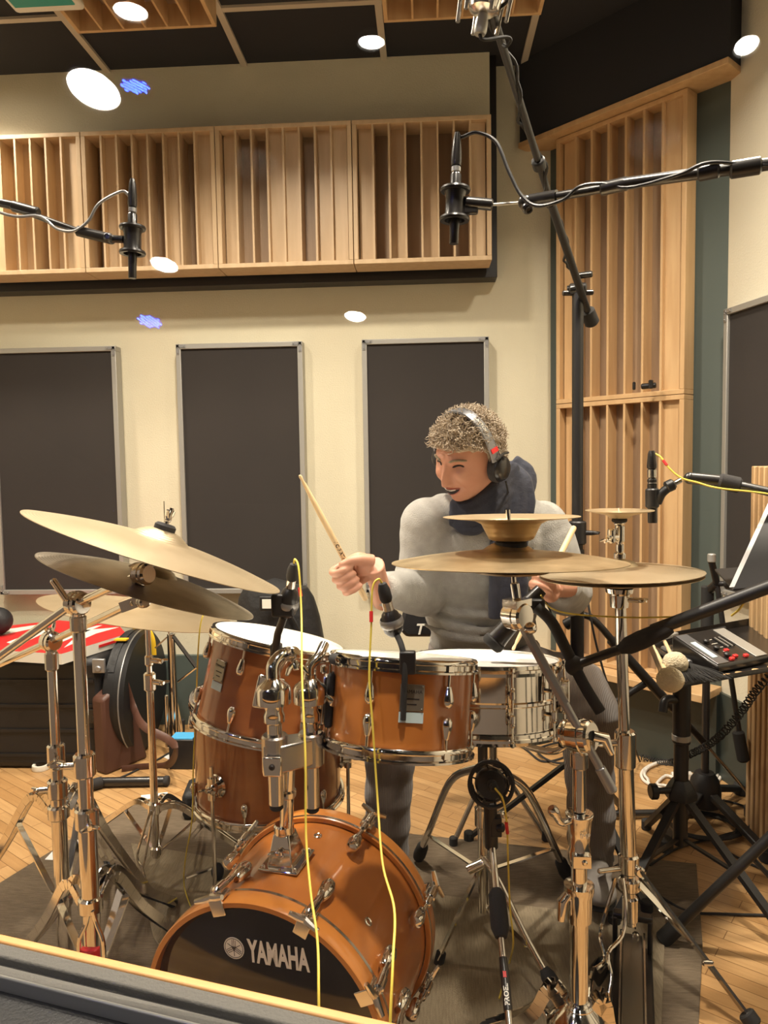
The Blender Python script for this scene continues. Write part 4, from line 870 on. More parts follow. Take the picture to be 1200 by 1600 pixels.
for (h, p, f) in (((.04, .16, .44), (-.09, .20, .30), G(655, 1352)), ((.04, .16, .44), (.11, .18, .31), G(884, 1380)), ((.02, -.02, .21), (.06, -.10, .12), G(880, 1580))):
    s_ = V((x, y, 0)); back = f.y > 1.8
    if back: P = [V((x, y+.01, .46)), V((x+(f.x-x)*.45, y+(f.y-y)*.40, .36)), V((x+(f.x-x)*.80, y+(f.y-y)*.75, .16)), V((f.x, f.y, .03))]
    else: P = [V((x, y-.01, .24)), V((x+.03, y-.05, .21)), V((x+(f.x-x)*.6, y+(f.y-y)*.6, .10)), V((f.x, f.y, .02))]
    b = MB(); b.tube(crom(P, 6), .010 if back else .008, 12); lg = b.build('leg', CHR, ss)
    u = (P[-1]-P[-2]).normalized(); b = MB(); b.lathe([(.010, -.06), (.017, -.045), (.019, .0), (.017, .02)], mat4(P[-1]-u*.012, u), 14); b.build('rubber_foot', 'rubber', lg)
    b = MB(); m_ = V(crom(P, 6)[13]); b.bar(V((x, y, .20 if back else .12)), m_, .012, .004); b.build('brace', CHR, lg)
f = G(684, 1512); b = MB(); b.bar(V((x-.01, y-.02, .22)), V((f.x, f.y, .02)), .012, .006); b.rcyl(V((x-.04, y-.02, .215)), V((x-.0, y-.02, .235)), .012); lg = b.build('leg', CHR, ss); b = MB(); b.rcyl(V((f.x, f.y, 0)), V((f.x+.01, f.y+.01, .035)), .012); b.build('rubber_foot', 'rubber', lg)

# ---------------------------------------------------------------- microphones
def cable(name, pts, r, m, label, cat='cable', n=8, extra=None, group=None):
    b = MB(); b.tube(crom(pts, n), r, 8); o = b.build(name, m); tag(o, label, cat, group)
    if extra: extra(o)
    return o
def boom(b, a, c, r): b.tube([a, c], r, 14)
def big_stand(t, x, y, z, feet=.30, r=.012, m='blackm', wt=False):
    seg(t, x, y, .05, z*.55, r*1.25, 'lower_tube', m); seg(t, x, y, z*.5, z, r, 'upper_tube', m); collar(t, x, y, z*.55, r*1.9, .05, (1, 0, 0), 'black')
    for k in range(3):
        a = .6+2*pi*k/3; f = V((x+cos(a)*feet, y+sin(a)*feet, .012)); b = MB(); b.tube([V((x, y, .16)), f], .009, 10); lg = b.build('leg', m, t); b = MB(); b.rcyl(f+V((0, 0, -.011)), f+V((0, 0, .02)), .014, 12); b.build('rubber_foot', 'rubber', lg)
def pencil_mic(c, lab, s=1.0, down=.062, side=1, cap=True):
    c = V(c); t = thing('condenser_microphone', c+V((0, 0, -down)), lab, 'microphone', None); X = mat4(c, V((.04, 0, 1)))
    b = MB(); b.lathe([(.0001, -down), (.0085, -down), (.0092, -down+.002), (.0092, -down+.022), (.0105, -.03), (.0105, .055), (.0085, .058), (.0001, .058)], X, 24); b.build('body', 'blackm', t)
    b = MB(); b.rcyl(X @ V((0, 0, .058)), X @ V((0, 0, .072)), .0092, 20); b.build('silver_ring', 'steel', t)
    b = MB(); b.lathe([(.0095, .072), (.0105, .08), (.0098, .10), (.0078, .122), (.0048, .135), (.0001, .136)], X, 20); b.build('connector', 'blackm', t)
    b = MB()
    for h in (-.030, .026): b.lathe([(.020, h-.003), (.0285, h-.0038), (.0300, h), (.0285, h+.0038), (.020, h+.003)], X, 32, True)
    b.lathe([(.0235, -.030), (.020, -.018), (.0195, .012), (.0235, .026), (.0215, .026), (.0178, .012), (.0182, -.018), (.0215, -.030)], X, 10, True)
    b.build('shock_mount', 'blackm', t); return t, X
# right overhead
mR = W(711, 318, 1.50); t, X = pencil_mic(mR, 'slim black microphone hanging in a shock mount in the upper middle right', 1, .078)
js = W(820, 316, 1.49)
b = MB(); b.rcyl(mR+V((.018, 0, .002)), W(770, 320, 1.50), .0115, 18); b.box(W(735, 323, 1.50), (.03, .014, .03)); b.build('swivel', 'blackm', t, bev=.003); b = MB(); b.cyl(W(768, 320, 1.50), js, .0028, 10); b.build('stud', 'alu', t)
sr = thing('microphone_stand', W(1560, 1400, 1.15)*1, 'black boom stand reaching in from the right edge with the slim overhead microphone', 'microphone stand'); 
pv = W(1500, 213, 1.22); sr.location = (pv.x, pv.y, 0); ROOT[sr.name] = V((pv.x, pv.y, 0))
e1 = W(995, 290, 1.40); e2 = W(1100, 268, 1.36); e3 = W(1190, 258, 1.33)
b = MB(); b.tube([js+V((.01, 0, .002)), W(870, 307, 1.46)], .0125, 16); b.tube([W(870, 307, 1.46), W(950, 293, 1.43)], .0085, 14); b.rcyl(W(938, 296, 1.43), W(982, 286, 1.41), .0125, 18); b.tube([W(975, 287, 1.41), e3, pv+(pv-e3)*.3], .0105, 16); b.rcyl(W(1090, 271, 1.365), W(1125, 264, 1.35), .0145, 18); b.rcyl(W(1140, 266, 1.345), e3, .0150, 18); b.build('boom_arm', 'blackm', sr)
b = MB(); b.ell(js, .0135); b.rcyl(js+V((0, .01, 0)), js+V((.005, -.014, -.018)), .011, 16); b.torus(js+V((.006, -.016, -.0205)), (.2, -.6, -.7), .006, .0015, 18, 6); b.build('swivel', 'blackm', sr)
big_stand(sr, pv.x, pv.y, pv.z, .25)
cable('black_cable', [mR+V((.006, 0, .133)), W(722, 214, 1.50), W(745, 207, 1.49), W(775, 222, 1.48), W(795, 268, 1.47), W(815, 306, 1.46), W(840, 322, 1.45), W(880, 312, 1.44), W(905, 292, 1.43), W(940, 287, 1.42), W(985, 293, 1.40), W(1060, 273, 1.36), W(1110, 254, 1.34), W(1200, 258, 1.32), W(1400, 245, 1.25)], .0035, 'black', 'thin black cable looping from the right overhead microphone to its boom')
# left overhead
mL = W(207, 374, 1.70); t, X = pencil_mic(mL, 'slim black microphone hanging in a shock mount at the upper left', 1, .088)
jl = W(172, 373, 1.70)
b = MB(); b.rcyl(mL+V((-.018, 0, .0)), jl, .0085, 16); b.rcyl(jl+V((0, .012, 0)), jl+V((0, -.016, 0)), .0105, 16); b.torus(jl+V((0, -.017, 0)), (0, 1, 0), .006, .0015, 18, 6); b.build('swivel', 'blackm', t)
pv = W(-330, 190, 1.80); sl = thing('microphone_stand', (pv.x, pv.y, 0), 'black boom stand reaching in from the left edge with the slim overhead microphone', 'microphone stand')
e3 = W(0, 317, 1.74)
b = MB(); b.tube([jl, W(122, 361, 1.71)], .0120, 16); b.tube([W(122, 361, 1.71), W(50, 335, 1.73)], .0070, 14); b.rcyl(W(60, 333, 1.73), W(20, 322, 1.735), .0130, 16); b.tube([W(25, 322, 1.74), e3, pv], .0100, 14); b.build('boom_arm', 'blackm', sl)
big_stand(sl, pv.x, pv.y, pv.z, .25)
cable('black_cable', [mL+V((.006, 0, .133)), W(203, 305, 1.70), W(190, 299, 1.70), W(155, 318, 1.70), W(138, 345, 1.70), W(115, 361, 1.70), W(88, 357, 1.71), W(60, 338, 1.715), W(0, 332, 1.72), W(-150, 262, 1.75)], .0035, 'steel', 'thin grey cable looping from the left overhead microphone to its boom')
# tall boom with the large silver microphone
top = W(772, 30, 1.45); piv = W(903, 452, 2.22); cw = W(920, 492, 2.27)
st3 = thing('microphone_stand', (piv.x, piv.y, 0), 'tall black boom stand rising behind the drummer towards the ceiling', 'microphone stand')
b = MB(); b.tube([top+(top-piv)*.03, piv.lerp(top, .42)], .0080, 16); b.rcyl(piv.lerp(top, .56), piv.lerp(top, .59), .016, 16); b.tube([piv.lerp(top, .42), cw], .0105, 16); b.build('boom_arm', 'black', st3)
b = MB(); u = (cw-piv).normalized(); b.rcyl(cw-u*.02, cw+u*.035, .022, 20, .006); b.build('counterweight', 'rubber', st3)
b = MB(); tilter(b, piv, (1, -.2, 0), .018, .05); b.rcyl(piv+V((-.045, 0, -.01)), piv+V((.045, 0, -.01)), .008); b.rcyl(piv.lerp(top, .05)+V((0, -.01, .01)), piv.lerp(top, .05)+V((.045, -.02, .012)), .009); b.build('boom_clamp', 'blackm', st3)
seg(st3, piv.x, piv.y, .9, piv.z, .0165, 'upper_tube', 'black'); seg(st3, piv.x, piv.y, .06, .93, .020, 'lower_tube', 'black'); collar(st3, piv.x, piv.y, .98, .026, .07, (1, -.3, 0), 'black')
for k in range(3):
    a = .9+2*pi*k/3; f = V((piv.x+cos(a)*.33, piv.y+sin(a)*.33, .012)); b = MB(); b.bar(V((piv.x, piv.y, .30)), f, .022, .012); lg = b.build('leg', 'black', st3); b = MB(); b.rcyl(f+V((0, 0, -.011)), f+V((0, 0, .02)), .016); b.build('rubber_foot', 'rubber', lg)
pts = []; d = top-piv; sdx = V((1, 0, 0)); sdy = V((0, .5, .86))
for i in range(90): f = i/89; a = f*44; pts.append(piv.lerp(top, f*1.0)+(sdx*cos(a*.5)+sdy*sin(a*.5))*(.0125+.004*sin(i*.9)))
b = MB(); b.tube(pts, .0036, 6); tag(b.build('black_cable', 'rubber'), 'black cable wound around the tall boom of the large silver microphone', 'cable')
mc = W(757, 8, 1.42); t = thing('large_microphone', mc+V((0, 0, -.03)), 'large silver studio microphone in a spider mount at the top edge', 'microphone'); mz = V((.18, .0, 1)).normalized(); X = mat4(mc, mz)
b = MB(); b.lathe([(.001, -.018), (.016, -.017), (.027, -.010), (.030, .004), (.030, .10), (.028, .12), (.001, .13)], X, 32); b.build('body', 'chrome2', t)
b = MB(); b.lathe([(.001, -.052), (.010, -.052), (.012, -.047), (.012, -.030), (.009, -.016), (.001, -.012)], X, 20); b.build('connector', 'alu', t)
b = MB(); b.torus(mc+mz*.02, mz, .043, .004, 40, 8); b.torus(mc+mz*.09, mz, .043, .004, 40, 8)
for k in range(6):
    a = 2*pi*k/6+.3; r_ = X.to_3x3() @ V((cos(a), sin(a), 0)); b.tube(crom([mc+r_*.044+mz*.09, mc+r_*.052+mz*.05, mc+r_*.047+mz*.010, mc+r_*.045-mz*.03], 4), .0040, 8)
b.build('spider_mount', 'chrome2', t)
b = MB(); b.tube([mc+V((.03, .01, .03)), top+V((0, 0, .03)), top+V((0, .01, 0))], .008, 10); b.build('swivel', 'blackm', t)
cable('black_cable', [mc-mz*.052, mc-mz*.062+V((.01, 0, 0)), W(790, 58, 1.45), W(798, 63, 1.46), W(792, 72, 1.47), W(786, 70, 1.48)], .0032, 'rubber', 'short cable loop from the large silver microphone to its boom')
# hi-hat microphone
mh = W(1019, 770, 1.70); t = thing('condenser_microphone', mh+V((0, 0, -.07)), 'small black and silver microphone pointing down above the hi-hats', 'microphone'); X = mat4(mh, V((-.02, 0, 1)))
b = MB(); b.lathe([(.001, -.068), (.0100, -.068), (.0105, -.064), (.0105, .02), (.001, .02)], X, 24); b.build('body', 'blackm', t); b = MB(); b.rcyl(X @ V((0, 0, .02)), X @ V((0, 0, .024)), .0105); b.rcyl(X @ V((0, 0, .032)), X @ V((0, 0, .055)), .0100); b.build('silver_ring', 'chrome2', t)
b = MB(); b.rcyl(X @ V((0, 0, .022)), X @ V((0, 0, .033)), .0105); b.lathe([(.0105, .055), (.0110, .062), (.0085, .088), (.006, .095), (.001, .095)], X, 20); b.build('connector', 'blackm', t)
b = MB(); b.rcyl(X @ V((0, 0, -.034)), X @ V((0, 0, .010)), .0150, 20); a1 = W(1053, 756, 1.69); b.tube(crom([mh+V((.012, 0, -.022)), W(1035, 770, 1.69), a1], 4), .010, 12); b.rcyl(W(1040, 762, 1.69), a1, .0135, 16); b.build('clip', 'black', t)
a2 = W(1078, 747, 1.68); pv = W(1500, 835, 1.45); shh = thing('microphone_stand', (pv.x, pv.y, 0), 'black boom with a foam grip holding the small hi-hat microphone', 'microphone stand')
b = MB(); b.cyl(a1, W(1064, 750, 1.69), .006); b.build('stud', 'chrome2', shh)
b = MB(); b.ell(a2, .0135); b.rcyl(a2, W(1128, 752, 1.66), .0135, 18); b.tube([W(1150, 757, 1.65), pv], .0095, 14); b.build('boom_arm', 'blackm', shh)
b = MB(); b.rcyl(W(1122, 751, 1.66), W(1158, 759, 1.65), .0175, 20, .005); b.build('foam_grip', 'foam', shh)
big_stand(shh, pv.x, pv.y, pv.z, .22)
def redtape(pa, pb_):
    def f(o): b = MB(); b.tube([pa, pb_], .0033, 8); b.build('red_tape', 'red', o)
    return f
pts = [X @ V((0, 0, .094)), W(1019, 707, 1.70), W(1032, 714, 1.69), W(1046, 732, 1.68), W(1065, 747, 1.67), W(1090, 754, 1.66), W(1125, 763, 1.64), W(1220, 775, 1.60), W(1400, 815, 1.5)]
cable('yellow_cable', pts, .0020, 'yellow', 'yellow cable running from the small hi-hat microphone along its boom', extra=redtape(W(1036, 719, 1.688), W(1042, 727, 1.682)), group=None)
# tom microphones with hoop clips
def tom_mic(p0, p1, lab, clipm='blackm'):
    # p0 connector end, p1 capsule end
    u = (p1-p0).normalized(); L = (p1-p0).length; t = thing('drum_microphone', p1, lab, 'microphone'); X = mat4(p0, u)
    b = MB(); b.lathe([(.001, 0), (.007, .002), (.011, .014), (.0115, .030), (.0095, .036)], X, 20); b.build('connector', 'rubber', t)
    b = MB(); b.rcyl(X @ V((0, 0, .034)), X @ V((0, 0, .056)), .0092, 20); b.build('silver_ring', 'chrome2', t)
    b = MB(); b.lathe([(.0095, .054), (.015, .060), (.019, .075), (.020, L-.025), (.017, L-.008), (.010, L), (.001, L)], X, 24); b.build('body', 'blackm', t)
    b = MB(); b.lathe([(.0195, L-.034), (.0215, L-.030), (.0215, L-.022), (.0195, L-.018)], X, 24, True); b.build('ring', 'steel', t); return t, X
pA = W(597, 910, 1.28); pB = W(617, 992, 1.30); t, X = tom_mic(pA, pB, 'chubby black microphone clipped over the rack tom')
b = MB(); b.tube(crom([W(618, 988, 1.30), W(627, 1008, 1.26), W(632, 1035, 1.245), W(632, 1075, 1.24), W(630, 1125, 1.235)], 6), [.0055]*18+[.0050]*7, 10); b.build('gooseneck', 'rubber', t); b = MB(); b.box(W(637, 1035, 1.248), (.028, .016, .040)); b.build('rim_clip', 'black', t, bev=.003)
pC = W(459, 880, 1.42); pD = W(448, 962, 1.45); t, X = tom_mic(pC, pD, 'black microphone clipped over the larger hanging tom')
b = MB(); b.box(W(443, 945, 1.44), (.045, .03, .045)); b.tube([pD+V((-.005, 0, .0)), W(434, 990, 1.50), W(425, 1050, 1.52), W(418, 1085, 1.53)], [.008, .008, .010, .010], 10); b.box(W(432, 1020, 1.52), (.024, .022, .04)); b.build('rim_clip', 'black', t, bev=.004)
cable('yellow_cable', [W(597, 911, 1.28), W(591, 905, 1.275), W(582, 920, 1.27), W(580, 980, 1.26), W(577, 1060, 1.24), W(582, 1130, 1.22), W(590, 1250, 1.19), W(598, 1350, 1.10), W(616, 1420, 1.02), W(614, 1500, .94), W(610, 1590, .90), W(608, 1700, .88)], .0019, 'yellow', 'yellow cable falling from the rack tom microphone past the bass drum', extra=redtape(W(580, 955, 1.265), W(580, 972, 1.26)))
cable('yellow_cable', [W(459, 881, 1.42), W(461, 874, 1.415), W(467, 890, 1.40), W(471, 960, 1.36), W(472, 1060, 1.22), W(477, 1180, 1.14), W(478, 1300, 1.10), W(485, 1390, 1.04), W(496, 1470, .98), W(498, 1558, .92), W(499, 1700, .88)], .0019, 'yellow', 'yellow cable falling from the hanging tom microphone in front of the tom holder', extra=redtape(W(468, 918, 1.39), W(470, 932, 1.385)))
cable('yellow_cable', [G(303, 1430, .006), G(288, 1385, .03), W(290, 1340, 1.9), W(300, 1280, 1.85), W(302, 1200, 1.82), W(306, 1110, 1.74), W(310, 1010, 1.72), W(316, 965, 1.72), W(330, 950, 1.74)], .0018, 'yellow', 'thin yellow cable hanging down along the left side of the amber toms')
# snare microphone on a thick boom
pE = W(842, 925, 1.64); pF = W(766, 1010, 1.64); u = (pF-pE).normalized(); t = thing('drum_microphone', pF, 'black tapered microphone pointing down at the white snare head', 'microphone'); X = mat4(pE, u); L = (pF-pE).length
b = MB(); b.lathe([(.001, -.01), (.014, -.008), (.018, .03), (.022, L-.035), (.0235, L-.022), (.001, L-.022)], X, 24); b.build('body', 'blackm', t); b = MB(); b.lathe([(.022, L-.022), (.0255, L-.018), (.0255, L-.006), (.021, L), (.001, L)], X, 18); b.build('grille', 'rubber', t)
jn = W(897, 1040, 1.58); pv = W(1420, 835, 1.35)
sb = thing('microphone_stand', (pv.x, pv.y, 0), 'thick dark boom coming in from the right over the hi-hat stand to the snare', 'microphone stand')
b = MB(); b.tube([jn, W(975, 1012, 1.56)], .0100, 14); b.tube([W(1020, 985, 1.54), pv], .0130, 16); b.build('boom_arm', 'black', sb); b = MB(); b.lathe([(.010, 0), (.0185, .02), (.020, .05), (.0175, .10), (.013, .115)], mat4(W(968, 1015, 1.56), W(1040, 983, 1.53)-W(968, 1015, 1.56)), 20); b.build('foam_grip', 'foam', sb)
b = MB(); b.tube(crom([W(838, 948, 1.61), W(862, 972, 1.60), W(882, 1010, 1.59), jn, W(915, 1075, 1.57), W(938, 1112, 1.56)], 5), .0125, 12); b.ell(jn, (.02, .016, .022)); b.build('mount_arm', 'rubber', sb)
b = MB(); b.box(W(838, 946, 1.62), (.035, .03, .03)); b.build('clip', 'black', sb, bev=.004)
big_stand(sb, pv.x, pv.y, pv.z, .2)
cable('yellow_cable', [W(845, 930, 1.62), W(858, 948, 1.63), W(885, 958, 1.64), W(940, 963, 1.63), W(1000, 965, 1.60), W(1078, 963, 1.56)], .0018, 'yellow', 'yellow cable stretched level behind the hi-hat pole')
cable('yellow_cable', [W(1143, 962, 1.50), W(1155, 952, 1.48), W(1170, 932, 1.46), W(1200, 912, 1.44), W(1260, 880, 1.42)], .0022, 'yellow', 'yellow cable lying over the thick dark boom at the right edge')
# round microphone under the snare, on a short stand
ck = W(767, 1225, 1.43); kn = (CAM-ck); kn.z *= .6; kn.normalize(); kn = (kn+V((.1, 0, 0))).normalized()
t = thing('kick_microphone', ck+V((0, 0, -.045)), 'black round microphone in a ring shock mount under the snare drum', 'microphone'); X = mat4(ck, kn)
b = MB(); b.torus(ck+kn*.006, kn, .0425, .0042, 44, 8); b.torus(ck-kn*.03, kn, .038, .004, 44, 8)
for k in range(6):
    a = 2*pi*k/6+.2; b.tube([X @ V((cos(a)*.042, sin(a)*.042, .006)), X @ V((cos(a)*.038, sin(a)*.038, -.03))], .004, 8); b.box((0, 0, 0), (.012, .014, .010), mat4(X @ V((cos(a)*.040, sin(a)*.040, .004)), kn, X.to_3x3() @ V((cos(a), sin(a), 0))))
    b.tube([X @ V((cos(a+.5)*.042, sin(a+.5)*.042, .006)), X @ V((cos(a+.5)*.028, sin(a+.5)*.028, .0))], .0016, 6)
b.build('ring_mount', 'black', t)
b = MB(); b.lathe([(.001, -.03), (.026, -.028), (.031, -.015), (.031, .004), (.027, .012), (.012, .014), (.001, .014)], X, 32); b.build('body', 'blackm', t); b = MB(); b.rcyl(X @ V((0, 0, .010)), X @ V((0, 0, .028)), .0115); b.rcyl(X @ V((0, 0, .026)), X @ V((.003, 0, .045)), .008); b.build('connector', 'rubber', t)
k0 = W(766, 1262, 1.46); kz = W(772, 1320, 1.47)
ks = thing('microphone_stand', (kz.x+.0, kz.y, 0), 'low stand with a white lettered black tube slanting towards the window', 'microphone stand')
b = MB(); b.rcyl(k0+V((0, 0, .01)), W(768, 1325, 1.47), .0135, 18); b.box(W(775, 1290, 1.46), (.022, .02, .04)); b.rcyl(W(776, 1293, 1.455), W(788, 1293, 1.45), .009); b.build('swivel', 'black', ks, bev=.002)
A_ = W(769, 1322, 1.465); B_ = W(800, 1640, 1.17); lerp = lambda f: A_.lerp(B_, f)
b = MB(); b.tube([lerp(-.02), lerp(.30)], .0068, 14); b.tube([lerp(.50), lerp(.66)], .0060, 14); b.tube([lerp(.83), lerp(1)], .0062, 14); b.build('inner_tube', 'chrome2', ks)
b = MB(); b.lathe([(.010, 0), (.0165, .01), (.0175, (lerp(.5)-lerp(.25)).length*.8), (.011, (lerp(.5)-lerp(.25)).length)], mat4(lerp(.25), B_-A_), 20); b.build('foam_grip', 'foam', ks)
b = MB(); b.tube([lerp(.64), lerp(.84)], .0080, 18); b.tube([lerp(.60), lerp(.64)], .0075, 14); ot_ = b.build('printed_tube', 'blackm', ks)
axd = (A_-B_).normalized(); ndc = (CAM-lerp(.75)); ndc = (ndc-axd*ndc.dot(axd)).normalized(); sdv = axd.cross(ndc)
text_mb('PROEL', .0115, lambda u, v, w, o=lerp(.775): o+axd*u-sdv*(sin(v/.0082)*(.0082+w))*-1*-1+ndc*cos(v/.0082)*(.0082+w), .0003, .0004).build('lettering', 'white', ot_)
b = MB(); b.box((0, 0, 0), (.010, .006, .001), mat4(lerp(.685)+ndc*.0083, ndc, axd)); b.build('red_mark', 'red', ot_)
Bf = V((B_.x, B_.y-.03, 0)); b = MB(); b.tube([B_, Bf+V((0, 0, .03))], .009, 12); b.build('lower_tube', 'blackm', ks)
b = MB(); b.lathe([(.0001, .03), (.03, .03), (.10, .018), (.11, .008), (.11, 0), (.0001, 0)], mat4(Bf+V((0, 0, .001)), Z_), 40); b.build('round_base', 'black', ks)
cable('yellow_cable', [X @ V((.003, 0, .046)), W(786, 1250, 1.38), W(792, 1290, 1.40), W(794, 1350, 1.44), W(797, 1420, 1.45), W(802, 1470, 1.45), G(797, 1500, .02), G(780, 1560, .016)], .0019, 'yellow', 'yellow cable hanging from the round microphone under the snare', extra=redtape(W(791, 1285, 1.395), W(793, 1302, 1.405)))
# ---------------------------------------------------------------- the drummer
def sm(t, a, b): t = max(0, min(1, (t-a)/(b-a))); return t*t*(3-2*t)
def ga(*q): return math.exp(-sum(v*v for v in q))
HC = W(733, 714, 1.98)
hf = (RT*-.66+UP*-.42+(-fw)*.62).normalized(); hu = RT*-.14+UP*.82+(-fw)*.44; hu = (hu-hf*hu.dot(hf)).normalized(); hx_ = hu.cross(hf)*-1
hx_ = hf.cross(hu)*-1                                   # his left
HM = Matrix(((hx_.x, hf.x, hu.x, HC.x), (hx_.y, hf.y, hu.y, HC.y), (hx_.z, hf.z, hu.z, HC.z), (0, 0, 0, 1)))
AX, AY, AZ = .076, .097, .119
def head_pt(d):
    dx_, dy_, dz_ = d; low = max(0, -dz_)
    x = AX*dx_*(1-.26*sm(low, .25, 1)); y = AY*dy_; z = AZ*dz_
    if dy_ < 0: y *= 1-.45*sm(low, .15, .9); x *= 1+.04*sm(dz_, -.2, .4)
    if dy_ > 0: y *= 1+.05*sm(low, .3, .9)-.02*sm(dz_, .3, .9)
    y += .004 if dy_ > 0 else 0
    if dy_ > 0:
        w = sm(dy_, .05, .5); ax = abs(x)
        pr = sm(-z, -.030, .030)*(1-sm(-z, .036, .046))
        n = (.020*pr+.004)*ga(x/(.0085+.003*pr))*(1 if z < .03 else max(0, 1-(z-.03)/.02))*(1-sm(-z, .040, .050))
        n += .006*ga((ax-.0125)/.006, (z+.034)/.007)
        n += .007*ga((ax-.026)/.020, (z-.033)/.008)
        n -= .011*ga((ax-.030)/.014, (z-.014)/.010)
        n += .009*ga((ax-.040)/.016, (z+.018)/.017)
        n -= .0045*ga((ax-.031-(-z-.04)*.35)/.004, (z+.048)/.020)
        n -= .0012*ga(1*(z-.052)/.0016)*ga(x/.03)+.0012*ga((z-.060)/.0016)*ga(x/.03)+.0012*ga((z-.068)/.0016)*ga(x/.028)
        n -= .0018*ga((ax-.050)/.012, (z-.010-(ax-.05)*.3)/.0018)+.0018*ga((ax-.050)/.012, (z-.003+(ax-.05)*.3)/.0018)
        n += .007*ga(x/.030, (z+.058)/.016)
        n -= .013*ga(x/.025, (z+.0600-.008*(x/.026)**2)/.0070)
        n += .004*ga(x/.024, (z+.0745)/.0045)
        n += .012*ga(x/.019, (z+.096)/.014)-.003*ga(x/.02, (z+.080)/.006)
        y += n*w
    return V((x, y, z))
hv = []; NT, NP = 110, 140
for i in range(NT+1):
    th = pi*i/NT
    for j in range(NP):
        a = 2*pi*j/NP; hv.append(head_pt((sin(th)*cos(a), sin(th)*sin(a), -cos(th))))
hfcs = [(i*NP+j, i*NP+(j+1) % NP, (i+1)*NP+(j+1) % NP, (i+1)*NP+j) for i in range(NT) for j in range(NP)]
def face_at(x, z, off=0):
    best = min((q for q in hv if q.y > 0), key=lambda q: (q.x-x)**2+(q.z-z)**2); return HM @ V((x, best.y+off, z))
body = MB(); body.add(hv, hfcs, HM)
for q in (-1, 1): body.ell((q*.075, -.008, -.008), (.008, .018, .030), HM, 16, 10)
neckb = W(772, 800, 2.13)
body.tube(crom([HM @ V((0, -.03, -.03)), HM @ V((0, -.035, -.085)), neckb, neckb+V((0, .01, -.06))], 4), [.055]*4+[.052]*4+[.062]*4+[.07], 24)
shR = W(668, 812, 2.05); shL = W(846, 815, 2.15); elR = W(660, 925, 2.08); wrR = W(594, 920, 1.865); elL = W(886, 925, 2.16); wrL = W(882, 918, 1.925)
pel = W(752, 1035, 2.24); chest = W(752, 880, 2.13)
hipR = W(712, 1050, 2.24); hipL = W(800, 1050, 2.24); knR = W(612, 1105, 1.93); knL = W(918, 1088, 1.97)
anR = G(602, 1352, .09); anL = G(928, 1415, .10); anR = V((anR.x, 1.98, .09)); anL = V((W(925, 1390, 2.03).x, 2.03, .11))
def loft(b, rings, n=36):                                # rings: centre, half width, half depth, width axis
    vs = []
    for (c, w, d, wx) in rings:
        wx = V(wx).normalized(); dy = Z_.cross(wx)
        for j in range(n):
            a = 2*pi*j/n; ca, sa = cos(a), sin(a); k = 1/((abs(ca)**2.4+abs(sa)**2.4)**(1/2.4)); vs.append(V(c)+wx*ca*k*w+dy*sa*k*d)
    m_ = len(rings); fs = [(i*n+j, i*n+(j+1) % n, (i+1)*n+(j+1) % n, (i+1)*n+j) for i in range(m_-1) for j in range(n)]+[tuple(range(n-1, -1, -1)), tuple(range((m_-1)*n, m_*n))]
    return b.add(vs, fs)
wax = (shL-shR); wax.z = 0; wax.normalize()
mids = (shL+shR)/2
def torso(b, g, fold=0):
    tops = mids+V((.01, .03, .02)); P = crom([pel+V((0, 0, -.05 if g < 0 else .035)), pel+V((0, 0, .08)), chest, mids+V((0, .01, -.03)), tops], 9)
    ws = [.150, .150, .178, .172, .085]; ds = [.105, .105, .112, .098, .060]; R_ = []
    for i, p in enumerate(P):
        u = i/(len(P)-1)*4; k = min(3, int(u)); f = u-k; w = ws[k]*(1-f)+ws[k+1]*f; d = ds[k]*(1-f)+ds[k+1]*f; e = fold*sin(i*1.7)*(1 if i < 20 else .2)
        R_.append((p, w+g+e, d+g+e, wax))
    loft(b, R_); b.tube(crom([shR.lerp(mids, .15)+V((0, 0, -.01)), mids+V((-.05, .015, .030)), mids+V((.05, .015, .030)), shL.lerp(mids, .15)+V((0, 0, -.01))], 5), [.052+g]*5+[.060+g]*6+[.052+g]*5, 20)
def arm(b, s, e, w, g, r=(.056, .045, .041, .028), curv=V((0, 0, 0))):
    P = crom([s, s.lerp(e, .5)+curv, e, e.lerp(w, .5)+curv*.4, w], 6); R_ = []
    b.ell(s+V((0, 0, -.012)), (r[0]+g, r[0]+g, (r[0]+g)*.98)); b.ell(s.lerp(mids, .30)+V((0, .005, .004)), r[0]+g-.006); b.ell(e, r[1]+g)
    for i in range(len(P)):
        u = i/(len(P)-1); R_.append((.3 if i == 0 else .8 if i == 1 else 1)*((r[0]+(r[1]-r[0])*u*2 if u < .5 else r[2]+(r[3]-r[2])*(u-.5)*2)+g))
    b.tube(P, R_, 20)
torso(body, -.030); arm(body, shR.lerp(mids, .12)+V((0, 0, -.02)), elR, wrR, -.018); arm(body, shL.lerp(mids, .12)+V((0, 0, -.02)), elL, wrL, -.018)
body.tube([hipR, hipR.lerp(knR, .5), knR], [.070, .064, .048], 20); body.tube([hipL, hipL.lerp(knL, .5), knL], [.070, .064, .048], 20)
body.tube([knR, knR.lerp(anR, .35), anR], [.046, .046, .032], 18); body.tube([knL, knL.lerp(anL, .35), anL], [.046, .046, .032], 18)
tipR = W(468, 742, 1.74); butR = W(572, 938, 1.80); tipL = W(801, 1016, 1.80); butL = W(898, 822, 1.90)
